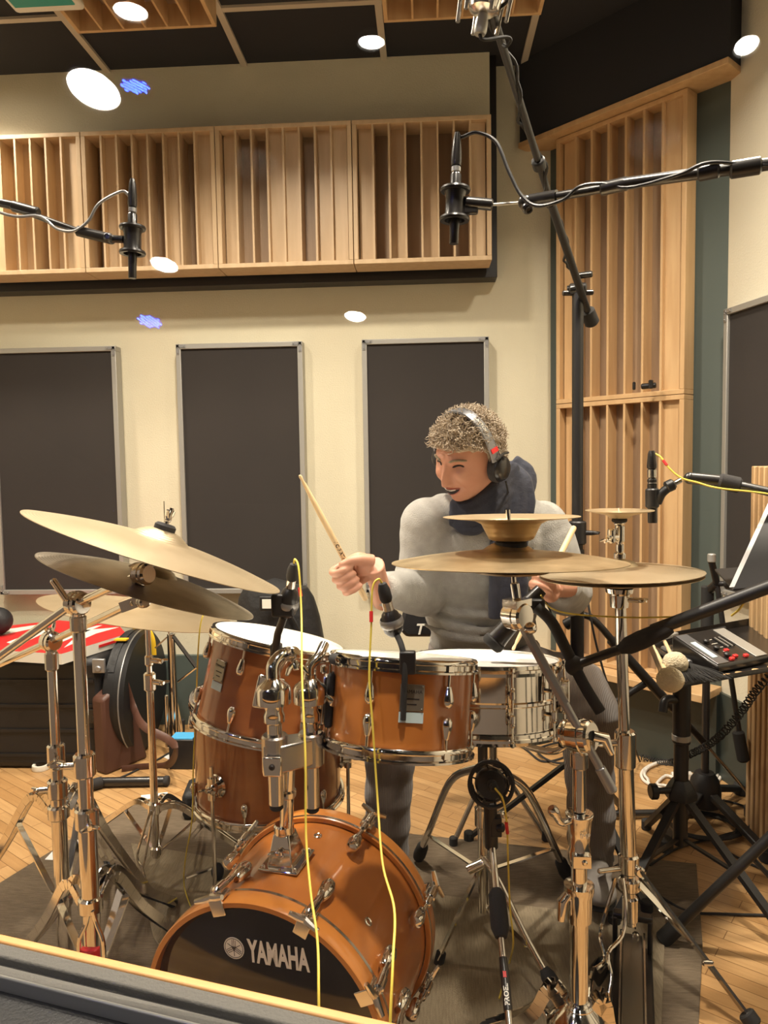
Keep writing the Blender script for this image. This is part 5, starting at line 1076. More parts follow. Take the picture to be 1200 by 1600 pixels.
def hand(b, c, s, f, n, wr):
    s = s.normalized(); f = (f-s*f.dot(s)).normalized(); n2 = s.cross(f); n2 = n2 if n2.dot(n) > 0 else -n2; n = n2
    Q = lambda a, b_, c_: c+s*a+f*b_+n*c_
    b.tube(crom([wr-(Q(0, -.06, -.01)-wr)*.6, wr, Q(0, -.055, -.012)], 3), [.027]*3+[.026]*3+[.028], 16)
    for i in range(4):
        o = (1.5-i)*.0185+.002; L = (1.0, 1.06, 1.0, .86)[i]; sp = (1.5-i)*.0015
        b.tube(crom([wr+(Q(o*.7, -.05, -.012)-wr)*.2, Q(o*.9, -.04, -.018), Q(o, .010, -.024)], 4), [.0135]*4+[.0130]*4+[.0115], 12)
        P = [Q(o, .008, -.022), Q(o+sp, .034*L, -.012), Q(o+sp, .040*L, .006), Q(o, .026*L, .021), Q(o, .006, .023), Q(o-sp, -.008, .018)]
        P = crom(P, 4); b.tube(P, [.0106-.0030*k/(len(P)-1) for k in range(len(P))], 12); b.ell(P[-1], .0074)
    b.ell(Q(.010, -.034, -.006), (.022, .022, .024))
    P = crom([Q(.012, -.060, -.006), Q(.030, -.040, .006), Q(.040, -.016, .014), Q(.042, .008, .014)], 5); b.tube(P, [.0165-.0075*k/(len(P)-1) for k in range(len(P))], 12); b.ell(P[-1], .0090)
sR = (tipR-butR).normalized(); gR = butR.lerp(tipR, .20)
hand(body, gR, sR, RT*-1+UP*.1, -fw, wrR)
sL = (tipL-butL).normalized(); gL = butL.lerp(tipL, .44)
hand(body, gL, sL, RT*-.75+(-fw)*.65, (-fw)*.6-RT*.3-UP*.6, wrL)
def remesh(o, vx, sm_=2, f=.5):
    r = o.modifiers.new('remesh', 'REMESH'); r.mode = 'VOXEL'; r.voxel_size = vx; r.use_smooth_shade = True
    if sm_: s = o.modifiers.new('smooth', 'SMOOTH'); s.factor = f; s.iterations = sm_
    return o
person = body.build('person', 'skin'); remesh(person, .0032, 2, .45)
tag(person, 'drummer in a light grey sweater leaning left with a laughing smile, playing the kit', 'person')
# eyes, brows, mouth
for q in (-1, 1):
    b = MB(); b.tube([face_at(q*(.018+.026*k/8), .0125+.0035*sin(pi*k/8), .0015) for k in range(9)], [.0009]+[.0023]*7+[.0009], 8); b.build('eye', 'dark', person)
    b = MB(); b.tube([face_at(q*(.013+.038*k/8), .029+.005*sin(pi*k/8), .0016) for k in range(9)], [.0014]+[.0030]*7+[.0012], 8); b.build('eyebrow', 'rug2', person)
mz_ = lambda x: -.0600+.008*(x/.026)**2
b = MB(); vs = []
for k in range(13):
    x = -.027+.054*k/12; t_ = .0075*(1-(abs(x)/.027)**2)
    for z in (mz_(x)+t_+.0005, mz_(x)-t_-.0012): vs.append(face_at(x, z, .0045))
b.add(vs, [(2*k, 2*k+1, 2*k+3, 2*k+2) for k in range(12)]); o = b.build('mouth', 'dark', person); sd = o.modifiers.new('s', 'SOLIDIFY'); sd.thickness = .001
b = MB(); vs = []
for k in range(11):
    x = -.022+.044*k/10; t_ = .0060*(1-(abs(x)/.0235)**2)
    for z in (mz_(x)+.0062-(1-t_/.006)*.003, mz_(x)+.0062-t_*1.5): vs.append(face_at(x, z, .0080))
b.add(vs, [(2*k, 2*k+1, 2*k+3, 2*k+2) for k in range(10)]); o = b.build('teeth', 'teeth', person); sd = o.modifiers.new('s', 'SOLIDIFY'); sd.thickness = .001
b = MB(); P = [face_at(-.028+.056*k/12, mz_(-.028+.056*k/12)+.0085*(1-(abs(-.028+.056*k/12)/.028)**2)+.001, .0015) for k in range(13)]; b.tube(P, [.0008]+[.0019]*11+[.0008], 8)
P = [face_at(-.027+.054*k/12, mz_(-.027+.054*k/12)-.0090*(1-(abs(-.027+.054*k/12)/.027)**2)-.001, .0018) for k in range(13)]; b.tube(P, [.0009]+[.0026]*11+[.0009], 8); b.build('lip', 'lip', person)
# hair: cap plus curls
def hairy(d):
    x, y, z = d
    line = .50-.12*abs(x) if y > .25 else (.50-(.25-y)*2.6 if y > -.05 else -.30)
    return z > line
b = MB(); vs = []; mp_ = {}
for i in range(0, NT+1, 2):
    th = pi*i/NT
    for j in range(0, NP, 2):
        a = 2*pi*j/NP; d = (sin(th)*cos(a), sin(th)*sin(a), -cos(th))
        mp_[(i, j)] = (len(vs), hairy(d)); p = head_pt(d); nn = V(d); k = .010+.006*noise.noise(V(d)*4) if hairy(d) else -.004; vs.append(HM @ (p+nn*k))
fs = []
for i in range(0, NT, 2):
    for j in range(0, NP, 2):
        q4 = [mp_[(i, j)], mp_[(i, (j+2) % NP)], mp_[(i+2, (j+2) % NP)], mp_[(i+2, j)]]
        if any(q[1] for q in q4): fs.append(tuple(q[0] for q in q4))
b.add(vs, fs)
rnd = random.Random(3); cnt = 0
while cnt < 2600:
    z = rnd.uniform(-.4, 1); a = rnd.uniform(0, 2*pi); r_ = math.sqrt(max(0, 1-z*z)); d = V((r_*cos(a), r_*sin(a), z))
    if not hairy(d): continue
    cnt += 1; p = head_pt(d); t1 = d.cross(V((rnd.uniform(-1, 1), rnd.uniform(-1, 1), rnd.uniform(-1, 1)))).normalized(); t2 = d.cross(t1)
    ph = rnd.uniform(0, 6.28); R_ = rnd.uniform(.003, .0065); lift = rnd.uniform(.009, .024)*(1 if d.z > .3 else .65)+.007*max(0, d.y)*(1 if d.z > .3 else 0); P = []
    for k in range(8):
        u = k/7; an = ph+u*5.2; P.append(HM @ (p+d*(lift*.35+lift*u*.9+.001)+t1*(R_*cos(an)+.010*u)+t2*R_*sin(an)))
    b.tube(P, [.0011]*6+[.0009, .0005], 4)
b.build('hair', 'hair', person, ang=80)
# clothes
b = MB(); torso(b, .006, .0045); arm(b, shR, elR, wrR+(elR-wrR)*.05, .006, (.070, .066, .060, .038)); arm(b, shL, elL, wrL+(elL-wrL)*.08, .006, (.070, .066, .060, .038))
for (w_, e_2, s_) in ((wrR, elR, 1), (wrL, elL, 1)):
    b.torus(w_+(e_2-w_)*.05, (e_2-w_), .031, .007, 30, 8); b.torus(w_+(e_2-w_)*.18, (e_2-w_), .036, .009, 30, 8)
for (pts, r_) in ((((662, 905), (700, 925), (745, 940), (800, 950)), .013), (((660, 925), (695, 952), (740, 962), (800, 965)), .012), (((660, 950), (700, 975), (750, 985), (800, 980)), .014), (((662, 975), (700, 993), (750, 1000), (800, 996)), .012), (((668, 880), (690, 900), (720, 912)), .011)):
    P = crom([W(px, py, 2.062+.05*((px-740)/90)**2) for px, py in pts], 5); n_ = len(P); b.tube(P, [r_*(.35+.65*sin(pi*min(1, .08+.9*i/(n_-1)))) for i in range(n_)], 10)
for (pts, r_) in ((((618, 885), (645, 892), (668, 880)), .012), (((612, 905), (632, 925), (650, 948)), .010), (((625, 895), (650, 915), (672, 925)), .011)):
    P = crom([W(px, py, 2.0) for px, py in pts], 5); b.tube(P, r_, 10)
sw = b.build('sweater', 'sweater', person); remesh(sw, .0055, 7, .6)
tx_ = bpy.data.textures.new('wrinkle', 'CLOUDS'); tx_.noise_scale = .09; tx_.noise_depth = 1
dm = sw.modifiers.new('wrinkle', 'DISPLACE'); dm.texture = tx_; dm.strength = .008; dm.mid_level = .5; dm.texture_coords = 'LOCAL'
b = MB(); P = crom([pel+V((0, 0, -.075)), pel+V((0, 0, -.02)), pel+V((0, 0, .06))], 5); loft(b, [(p+V((.01, 0, 0)), .186-.02*i/len(P), .130, wax) for i, p in enumerate(P)])
def leg_(b, h, k, a, rr):
    P = crom([h, h.lerp(k, .5)+V((0, 0, .01)), k, k.lerp(a, .35)+V((0, -.0, 0)), k.lerp(a, .7), a], 6); n = len(P); R_ = []
    for i in range(n):
        u = i/(n-1)*5; j = min(4, int(u)); f = u-j; R_.append(rr[j]*(1-f)+rr[j+1]*f+.003*sin(i*1.9))
    b.tube(P, R_, 24)
leg_(b, hipR+V((0, 0, .0)), knR, anR+V((0, 0, -.03)), (.095, .086, .068, .066, .062, .060)); leg_(b, hipL, knL, anL+V((0, 0, -.03)), (.095, .088, .070, .068, .064, .062))
tr = b.build('trousers', 'cordu', person); remesh(tr, .007, 3, .5)
dm = tr.modifiers.new('wrinkle', 'DISPLACE'); dm.texture = tx_; dm.strength = .012; dm.mid_level = .5; dm.texture_coords = 'LOCAL'
def shoe(an, toe):
    d = toe-an; d.z = 0; L = d.length; d.normalize(); X = Matrix(((d.y, d.x, 0, an.x), (-d.x, d.y, 0, an.y), (0, 0, 1, an.z), (0, 0, 0, 1)))
    tz = toe.z-an.z; b = MB(); P = [(0, -.05, -.045), (0, -.02, -.045), (0, .05, -.045), (0, .12, -.050), (0, .17, -.055)]
    b.ell((0, -.02, -.035), (.038, .045, .045), X); b.ell((0, .0, .0), (.034, .038, .055), X); b.ell((0, .07, -.035+tz*.3), (.040, .085, .034), X); b.ell((.003, .14, -.048+tz*.55), (.046, .065, .027), X)
    o = b.build('shoe', 'shoe', person); remesh(o, .005, 4, .5)
    b = MB(); b.add([], []); b.ell((0, .02, -.078+tz*.2), (.040, .09, .010), X); b.ell((.003, .13, -.070+tz*.5), (.047, .07, .012), X); b.build('sole', 'sole', o)
shoe(anR, V((W(600, 1330, 1.8).x, 1.74, .09))); shoe(anL, V((W(950, 1450, 1.76).x, 1.76, .13)))
b = MB(); nb = HM @ V((0, -.03, -.10))
for k, (dz, R1, r_, tl) in enumerate(((.0, .072, .020, .12), (-.022, .080, .022, -.2), (-.040, .092, .022, .25), (-.055, .102, .020, -.05), (.020, .064, .018, -.15), (.038, .060, .014, .1))):
    c = neckb.lerp(nb, .42)+V((.004*k, 0, dz)); ax_ = ((nb-neckb).normalized()+V((tl, .1*tl, 0))).normalized(); b.torus(c, ax_, R1, r_, 40, 12)
for k, (o_, r_) in enumerate(((-.035, .017), (-.012, .020), (.012, .018), (.034, .015))):
    b.tube(crom([W(788, 728, 2.10)+RT*o_*.4, W(806, 748, 2.04)+RT*o_*.8, W(808, 790, 2.02)+RT*o_, W(796, 850, 2.00)+RT*o_], 5), r_, 12, 1.0)
    b.tube(crom([W(796, 850, 2.00)+RT*o_, W(795, 900, 1.995)+RT*o_, W(796, 965, 2.01)+RT*o_*1.1], 5), r_+.002, 12)
    b.tube(crom([W(806, 748, 2.04)+UP*o_, W(770, 785, 1.985)+UP*o_*1.1, W(735, 808, 1.975)+UP*o_, W(706, 800, 2.00)+UP*o_*.6], 5), r_, 12)
b.tube(crom([W(800, 722, 2.10), W(826, 745, 2.09), W(815, 790, 2.05), W(808, 830, 2.03)], 5), .024, 12)
sc = b.build('scarf', 'scarf', person); remesh(sc, .0042, 3, .5); tx2 = bpy.data.textures.new('crease', 'CLOUDS'); tx2.noise_scale = .045; dm = sc.modifiers.new('crease', 'DISPLACE'); dm.texture = tx2; dm.strength = .008; dm.mid_level = .5; dm.texture_coords = 'LOCAL'
# headphones
t = thing('headphones', HC, 'black studio headphones with a silver band worn by the drummer', 'headphones')
def band(a, off=0, y=0): return HM @ V((sin(a)*(.096+off), .012+y+.010*cos(a), cos(a)*(.148+off)-.010))
b = MB(); vs = []; N_ = 40
for k in range(N_+1):
    a = -1.42+2.84*k/N_
    for (o, y) in ((0, -.016), (.004, -.014), (.005, 0), (.004, .014), (0, .016), (-.003, .014), (-.003, -.014)): vs.append(band(a, o, y))
b.add(vs, [(i*7+j, i*7+(j+1) % 7, (i+1)*7+(j+1) % 7, (i+1)*7+j) for i in range(N_) for j in range(7)]+[tuple(range(6, -1, -1)), tuple(range(N_*7, N_*7+7))]); hb_ = b.build('headband', 'silver', t)
text_mb('MONITOR', .0125, lambda u, v, w: band(.62+u/.118, .0052+w, -v), .0003, .0003, 1).build('lettering', 'white', hb_)
for q in (-1, 1):
    c = HM @ V((q*.094, -.004, -.016)); ax_ = (HM.to_3x3() @ V((q, -.1, .08))).normalized()
    b = MB(); b.lathe([(.020, -.020), (.036, -.018), (.039, -.006), (.036, .003), (.020, .003)], mat4(c, ax_), 30, True); b.build('ear_pad', 'foam', t)
    b = MB(); b.lathe([(.0001, .020), (.022, .019), (.030, .014), (.035, .004), (.035, .0), (.0001, .0)], mat4(c, ax_, hu), 30); ec = b.build('ear_cup', 'blackm', t)
    b = MB(); b.torus(c+ax_*.0165, ax_, .0235, .0012, 30, 6); b.build('trim_ring', 'chrome2', ec)
    b = MB(); b.tube(crom([band(q*1.42), band(q*1.50, .004), c+hu*.030+ax_*.012], 4), .0055, 8); b.tube([c+hu*.034+ax_*.010+hf*-.026, c+hu*.042+ax_*.012, c+hu*.034+ax_*.010+hf*.026], .003, 8); b.build('yoke', 'blackm', t)
    b = MB(); b.bar(band(q*1.22, .006, -.013), band(q*1.22, .006, .013), .012, .002, band(q*1.22, .02)-band(q*1.22)); b.build('red_mark', 'red', hb_)
cable('headphone_cable', [HM @ V((.105, -.01, -.055)), W(800, 790, 2.04), W(830, 850, 2.06), W(845, 920, 2.04), W(862, 960, 2.06), W(880, 1010, 2.10), W(900, 1100, 2.15), G(930, 1220)+V((0, 0, .01)), G(900, 1180, .005)], .0025, 'rubber', 'thin black cable hanging from the headphones behind the hi-hat')
# drumsticks
def stick(name, tip, but, lab, txt=None):
    u = (tip-but); L = u.length; r_ = .0072; X = mat4(but, u)
    b = MB(); b.lathe([(.0001, 0), (.005, .001), (r_, .005), (r_, L*.70), (.0045, L*.93), (.0028, L-.016), (.0034, L-.012), (.0042, L-.006), (.003, L-.001), (.0001, L)], X, 20); o = b.build(name, 'stick'); tag(o, lab, 'drumstick')
    if txt:
        ax_ = u.normalized(); nd = CAM-but; nd = (nd-ax_*nd.dot(ax_)).normalized(); sdv = ax_.cross(nd)
        text_mb(txt, .0125, lambda u_, v, w, o_=but.lerp(tip, .41): o_-ax_*u_-sdv*sin(-v/r_)*(r_+w)*-1*-1+nd*cos(v/r_)*(r_+w), .0003, .0004).build('lettering', 'dark', o)
stick('drumstick', tipR, butR, 'wooden drumstick raised high in the hand at the left', 'VIC FIRTH')
stick('drumstick', tipL, butL, 'pale wooden drumstick with its tip on the snare head')
# throne
tc_ = W(770, 1150, 2.34); x, y = tc_.x, tc_.y
t = thing('drum_throne', (x, y, 0), 'black drum throne with a back rest lettered T, behind the drummer', 'stool')
b = MB(); b.lathe([(.0001, .43), (.13, .43), (.15, .445), (.155, .47), (.14, .49), (.0001, .495)], mat4((x, y-.01, .02), Z_), 40); b.build('seat', 'case', t)
seg(t, x, y, .22, .45, .014, 'post', 'chrome2')
for k in range(3):
    a = pi/2+2*pi*k/3+.15; f = V((x+cos(a)*.17, y+sin(a)*.17, .012)); b = MB(); b.tube([V((x, y, .25)), f], .008, 10); lg = b.build('leg', 'chrome2', t); b = MB(); b.rcyl(f+V((0, 0, -.011)), f+V((0, 0, .02)), .013, 12); b.build('rubber_foot', 'rubber', lg)
b = MB(); pts2 = []; yb = 2.42; zb0 = W(640, 998, yb).z; zb1 = W(640, 946, yb).z; xl = W(624, 970, yb).x; xr_ = W(840, 970, yb).x
poly2 = [(xl+.02, zb0+.004), (xl, zb0+.03), (xl+.012, zb1-.02), (xl+.05, zb1), (xr_-.05, zb1), (xr_-.01, zb1-.02), (xr_, zb0+.03), (xr_-.02, zb0+.004)]
b.poly([V((p[0], yb, p[1])) for p in poly2], (0, .04, 0)); br_ = b.build('back_rest', 'case', t, bev=.012)
text_mb('T', .050, planemap(W(655, 984, yb-.004), (1, 0, 0), (0, 0, 1)), .001, .001, 1.0, .25).build('lettering', 'white', br_)
b = MB(); b.cyl(V((xl+.14, yb+.03, zb0+.02)), V((x, y+.03, .44)), .009); b.build('back_rest_bracket', 'blackm', t)
# ---------------------------------------------------------------- cases and things along the left wall
t = thing('equipment_trunk', (-1.75, 3.0, 0), 'long black equipment trunk against the back wall at the left', 'case')
b = MB(); b.box((-1.81, 3.0, .225), (1.06, .44, .45)); b.build('body', 'case', t, bev=.03)
b = MB()
for z in (.06, .16, .26, .36): b.box((-1.81, 2.777, z), (1.0, .006, .012))
b.build('ribs', 'case', t)
for px, py in ((155, 1040), (150, 1118)):
    q = W(px, py, 2.775); b = MB(); b.box((q.x, 2.772, q.z), (.05, .014, .055)); b.rcyl((q.x, 2.768, q.z-.01), (q.x, 2.758, q.z-.01), .012); b.build('latch', 'steel' if py < 1100 else 'blackm', t, bev=.003)
t = thing('round_drum_case', (-1.24, 3.0, 0), 'round black drum case standing on edge against the end of the trunk', 'case')
b = MB(); b.lathe([(.0001, 0), (.235, 0), (.25, .01), (.25, .05), (.254, .052), (.254, .075), (.24, .09), (.0001, .092)], mat4((-1.278, 3.0, .255), (1, 0, 0)), 64); b.build('shell', 'case', t)
b = MB(); b.torus((-1.204, 3.0, .255), (1, 0, 0), .2545, .003, 64, 6); b.build('rim', 'steel', t)
b = MB()
for yy in (2.90,): b.lathe([(.2505, -.012), (.2535, -.012), (.2535, .012), (.2505, .012)], mat4((-1.245, 3.0, .255), (1, 0, 0), (0, 0, 1)), 30, True, -1.0, 1.0)
b.build('strap', 'bag', t)
q = W(205, 1022, 2.9); b = MB(); b.box((-1.245, 2.90, .495), (.05, .03, .006), None); b.build('label_tag', 'yel2', t)
b = MB(); b.tube(crom([(-1.26, 3.06, .508), (-1.20, 3.04, .512), (-1.165, 3.02, .47), (-1.16, 3.02, .40)], 6), .016, 10, .35); b.build('yellow_strap', 'yel2', t)
# red and white box lying on the trunk
ztop = .495; P = [G(px, py, ztop) for px, py in ((-60, 1012), (96, 1021), (197, 990), (186, 977), (93, 969), (-60, 985))]
t = thing('flat_box', (P[1].x-.3, 3.0, .45), 'flat red and white box lying on top of the black trunk', 'box')
b = MB(); b.poly([V((p.x, p.y, .452)) for p in P], (0, 0, .041)); b.build('carton', 'white', t)
b = MB(); b.poly([V((p.x, p.y, .4932)) for p in P], (0, 0, .0012)); tp = b.build('red_top', 'red', t)
for k, s_ in enumerate((( (10, 1004), (60, 985), (80, 984), (30, 1008)), ((100, 1012), (130, 985), (186, 980), (150, 990)), ((60, 1004), (150, 978), (160, 977), (80, 1010)), ((0, 985), (60, 976), (70, 978), (5, 992)))):
    b = MB(); b.poly([(lambda g: V((g.x, g.y, .4946)))(G(px, py, .4946)) for px, py in s_], (0, 0, .0006)); b.build('white_stripe', 'white', tp)
a0, a1 = V((P[1].x, P[1].y, 0)), V((P[2].x, P[2].y, 0)); dd = (a1-a0).normalized()
b = MB(); b.bar(a0.lerp(a1, .55)+V((.003, -.004, .478)), a0.lerp(a1, .93)+V((.003, -.004, .478)), .003, .010); b.build('side_print', 'red', tp)
b = MB(); q = W(5, 975, 3.0); b.ell((q.x-.02, 2.98, .555), (.07, .06, .06)); o = b.build('small_pouch', 'bag'); tag(o, 'small black pouch on the trunk at the left edge of the picture', 'pouch')
# brown leather bag and strap
qa = W(163, 1075, 2.62); t = thing('leather_bag', (-1.15, 2.66, 0), 'brown leather bag leaning upright against the round case', 'bag')
P = [G(166, 1212), G(232, 1184)]; zz = W(190, 1078, 2.70).z
f0, f1 = V((P[0].x+.0, P[0].y, 0)), V((P[1].x, P[1].y, 0)); nn_ = (f1-f0).normalized().cross(Z_)
b = MB(); b.poly([f0, f1, f0.lerp(f1, .58)+Z_*zz, f0.lerp(f1, .45)+Z_*(zz+.002), f0.lerp(f1, -.02)+Z_*(zz-.05)], -nn_*.07 if nn_.y < 0 else nn_*.07); b.build('body', 'leather', t, bev=.012)
b = MB(); w0 = f0.lerp(f1, .62)+Z_*(zz-.03); b.tube(crom([f0.lerp(f1, .5)+Z_*zz, w0+V((.02, -.02, -.08)), W(225, 1135, 2.70), W(262, 1155, 2.66), W(275, 1172, 2.60), G(262, 1195, .02), G(225, 1198, .012), G(190, 1202, .012)], 6), .015, 8, .25); b.build('shoulder_strap', 'leather', t)
# black gig bag behind the toms
c = W(425, 1000, 2.98); t = thing('gig_bag', (c.x, c.y, 0), 'soft black gig bag standing by the wall behind the toms', 'bag')
zt2 = W(430, 903, 2.98).z; b = MB(); vs = []; n = 32; mr = 18
for i in range(mr+1):
    u = i/mr; z = zt2*u; wv = .215*(1-.35*u**2.2)*(1 if u < .9 else math.sqrt(max(0, 1-((u-.9)/.1)**2))*.98+.02); dv = .13*(1-.3*u**2)*(1 if u < .9 else math.sqrt(max(0, 1-((u-.9)/.1)**2))*.98+.02)
    for j in range(n):
        a = 2*pi*j/n; k = 1+.06*noise.noise(V((cos(a)*2, sin(a)*2, u*5))); vs.append((c.x+cos(a)*wv*k+.03*sin(u*2.5), c.y+.0+sin(a)*dv*k, max(0, z)))
b.add(vs, [(i*n+j, i*n+(j+1) % n, (i+1)*n+(j+1) % n, (i+1)*n+j) for i in range(mr) for j in range(n)]+[tuple(range(n-1, -1, -1)), tuple(range(mr*n, mr*n+n))]); b.build('body', 'bag', t)
b = MB(); b.tube(crom([(c.x+.16, c.y-.10, .10), (c.x+.19, c.y-.115, .35), (c.x+.13, c.y-.12, .56), (c.x+.04, c.y-.10, zt2-.05)], 5), .008, 8); b.build('piping', 'case', t)
q = W(423, 943, 2.84); b = MB(); b.box((q.x, q.y, q.z), (.088, .014, .058)); pk = b.build('card_pocket', 'black', t, bev=.004); b = MB(); b.box((q.x, q.y-.008, q.z), (.064, .003, .036)); b.build('name_card', 'white', pk)
# black fabric case edge beside the floor tom
b = MB(); q = G(285, 1300); c2 = W(300, 1270, 2.35); b.poly([V((c2.x-.04, 2.36, 0)), V((c2.x+.42, 2.50, 0)), V((c2.x+.42, 2.62, 0)), V((c2.x-.06, 2.50, 0))], (0, 0, .10)); o = b.build('soft_case', 'bag', bev=.02); tag(o, 'black soft case lying on the floor behind the floor tom', 'case')
# things on the floor
b = MB(); q = G(64, 1199, .008); b.lathe([(.032, 0), (.034, .006), (.032, .020), (.022, .020), (.022, 0)], mat4((q.x, q.y, .001), Z_), 28, True); tag(b.build('tape_roll', 'white'), 'white roll of tape on the floor in front of the black trunk', 'tape roll')
for pts, lab in ((((275, 1172), (290, 1180), (268, 1188), (255, 1182)), 'white tape strip on the floor behind the thin cymbal stand'), (((220, 1242), (262, 1237), (262, 1243), (222, 1249)), 'white tape strip at the back edge of the brown rug'), (((70, 1345), (92, 1322), (92, 1345), (100, 1347)), 'white tape corner mark at the left edge of the rug'), (((82, 1292), (92, 1285), (95, 1294), (90, 1300)), 'tiny white tape mark by the second cymbal stand')):
    b = MB(); b.poly([(lambda g: V((g.x, g.y, .0065 if min(p[1] for p in pts) > 1300 else .0005)))(G(px, py, .003)) for px, py in pts], (0, 0, .001)); tag(b.build('floor_tape', 'paper'), lab, 'tape')
# foot pedal and blackish hardware on the left of the floor
t = thing('bass_pedal', G(300, 1395, 0), 'black and chrome foot pedal part beside the left bass drum claw', 'pedal')
b = MB(); b.tube([G(290, 1372, .012), G(345, 1352, .012)], .006, 8); b.tube([G(345, 1352, .012), W(368, 1335, 1.98)], .006, 8); b.build('rod', 'chrome2', t); b = MB(); b.ell(G(340, 1362, .035), (.018, .018, .026)); b.build('beater', 'rubber', t)
bl = thing('fallen_stand_tube', G(215, 1228, 0), 'black stand tube lying on the floor behind the left stands', 'stand part')
b = MB(); b.rcyl(G(150, 1222, .02), G(262, 1220, .02), .017, 18); b.build('tube', 'blackm', bl); b = MB(); b.rcyl(G(160, 1222, .022), G(120, 1232, .022), .021, 18); b.rcyl(G(256, 1220, .02), G(264, 1220, .02), .019, 18); b.build('grip', 'foam', bl)
cable('black_cable', [G(110, 1235, .008), G(180, 1218, .004), G(240, 1190, .004), G(310, 1155, .004), G(420, 1130, .004), G(520, 1150, .004)], .004, 'rubber', 'black cable running over the floor behind the thin cymbal stand')
cable('black_cable', [G(770, 1135, .004), G(820, 1170, .004), G(850, 1190, .004), G(890, 1178, .004), G(880, 1160, .01), G(840, 1172, .012), G(870, 1192, .012), G(930, 1185, .004)], .0045, 'rubber', 'black cable coil on the floor behind the snare drum')
# ---------------------------------------------------------------- right side
# accessory tray on a tripod
zt3 = .655
tp_ = [G(px, py, zt3) for px, py in ((1012, 1006), (1041, 1076), (1222, 1044), (1196, 972))]
bs = G(1062, 1372); t = thing('accessory_table', (bs.x, bs.y, 0), 'black metal tray table on a tripod stand at the right', 'table')
c4 = sum(tp_, V((0, 0, 0)))/4
b = MB(); b.poly([p+V((0, 0, -.004)) for p in tp_], (0, 0, .004)); b.build('tray', 'blackm', t)
b = MB()
for i in range(4):
    a, c = tp_[i], tp_[(i+1) % 4]; inn = (c4-(a+c)/2).normalized()*.001
    b.poly([a+V((0, 0, -.004)), c+V((0, 0, -.004)), c+inn*3+V((0, 0, -.004)), a+inn*3+V((0, 0, -.004))], (0, 0, .026) if i != 1 else (0, 0, .012))
b.build('rim', 'blackm', t)
b = MB()
for f in (.55, .66, .82, .97):
    q = tp_[1].lerp(tp_[2], f*.95)+(c4-(tp_[1]+tp_[2])/2).normalized()*.020; b.lathe([(.0001, 0), (.012, 0), (.012, .0012), (.0001, .0012)], mat4(q+V((0, 0, .0002)), Z_), 20)
b.build('tray_holes', 'oak2', t)
zk = W(1068, 1150, bs.y).z; z_h = W(1064, 1232, bs.y).z
seg(t, bs.x, bs.y, zk-.02, zt3-.004, .0245, 'upper_tube', 'black'); seg(t, bs.x, bs.y, .10, zk+.02, .0200, 'pole', 'black'); seg(t, bs.x, bs.y, zk-.012, zk+.006, .026, 'silver_ring', 'alu')
b = MB(); q = V((bs.x, bs.y, W(1068, 1095, bs.y).z)); b.tube(crom([q, q+V((-.05, -.02, .01)), q+V((-.062, -.03, -.022))], 4), .012, 10); b.build('lever', 'black', t)
b = MB(); b.lathe([(.022, .03), (.034, .012), (.046, -.012), (.046, -.026), (.022, -.02)], mat4((bs.x, bs.y, z_h), Z_), 6, True); b.rcyl((bs.x-.03, bs.y-.01, z_h), (bs.x-.085, bs.y-.02, z_h), .009); b.rcyl((bs.x-.072, bs.y-.02, z_h), (bs.x-.092, bs.y-.022, z_h), .022); b.build('hub', 'black', t, bev=.003)
for (px, py) in ((960, 1440), (1255, 1500), (1010, 1290)):
    f = G(px, py, .012); f = V((f.x, max(f.y, 1.70), .012)); b = MB(); a = V((bs.x, bs.y, z_h-.01)); b.bar(a+(f-a)*.08, f, .022, .014); lg = b.build('leg', 'black', t); b = MB(); b.rcyl(f+V((0, 0, -.011)), f+V((0, 0, .02)), .016, 12); b.build('rubber_foot', 'rubber', lg); b = MB(); b.bar(V((bs.x, bs.y, .12)), a.lerp(f, .55), .012, .006); b.build('brace', 'black', lg)
# recorder on the tray
r0 = G(1103, 1010, .70); rc = W(1155, 1003, 1.86); ux = (W(1172, 980, 1.96)-W(1103, 1003, 1.94)); ux.z = 0; ux.normalize(); ux = V((.96, -.05, 0)).normalized(); uy = V((.12, .99, 0)).normalized()
rec = thing('audio_mixer', (rc.x, rc.y, zt3), 'small black and silver audio unit with red buttons on the tray', 'audio mixer')
P0 = G(1128, 1048, zt3+.01); Xr = Matrix(((.86, -.42, 0, P0.x-.01), (.50, .90, 0, P0.y), (0, 0, 1, zt3), (0, 0, 0, 1)))
w_, d_ = .20, .16
b = MB(); v8 = [(0, 0, .002), (w_, 0, .002), (w_, d_, .002), (0, d_, .002), (0, 0, .022), (w_, 0, .022), (w_, d_, .066), (0, d_, .066)]; b.add(v8, [(0, 3, 2, 1), (4, 5, 6, 7), (0, 1, 5, 4), (1, 2, 6, 5), (2, 3, 7, 6), (3, 0, 4, 7)], Xr); b.build('body', 'blackm', rec, bev=.006)
sl = math.atan2(.044, d_); Xs = Xr @ Matrix.Translation((0, 0, .0225)) @ Matrix.Rotation(sl, 4, 'X')
for (x0, x1, m_) in ((.004, .046, 'silver'), (w_-.05, w_-.006, 'alu')):
    b = MB(); b.box(((x0+x1)/2, d_/2, .001), (x1-x0, d_*.94, .003), Xs); b.build('side_panel', m_, rec, bev=.001)
b = MB(); b.box((.025, d_*.45, .003), (.018, .08, .001), Xs); b.build('pale_print', 'lblue', rec)
for i in range(3):
    b = MB(); b.rcyl(Xs @ V((.066, .030+i*.036, .001)), Xs @ V((.066, .030+i*.036, .012)), .0085, 16); b.build('knob', 'black', rec)
for i, (xx, yy) in enumerate(((.064, .012), (.086, .050), (.086, .020), (.120, .014))):
    b = MB(); b.box((xx, yy, .004), (.014, .009, .007), Xs); b.build('red_button', 'redb', rec, bev=.001)
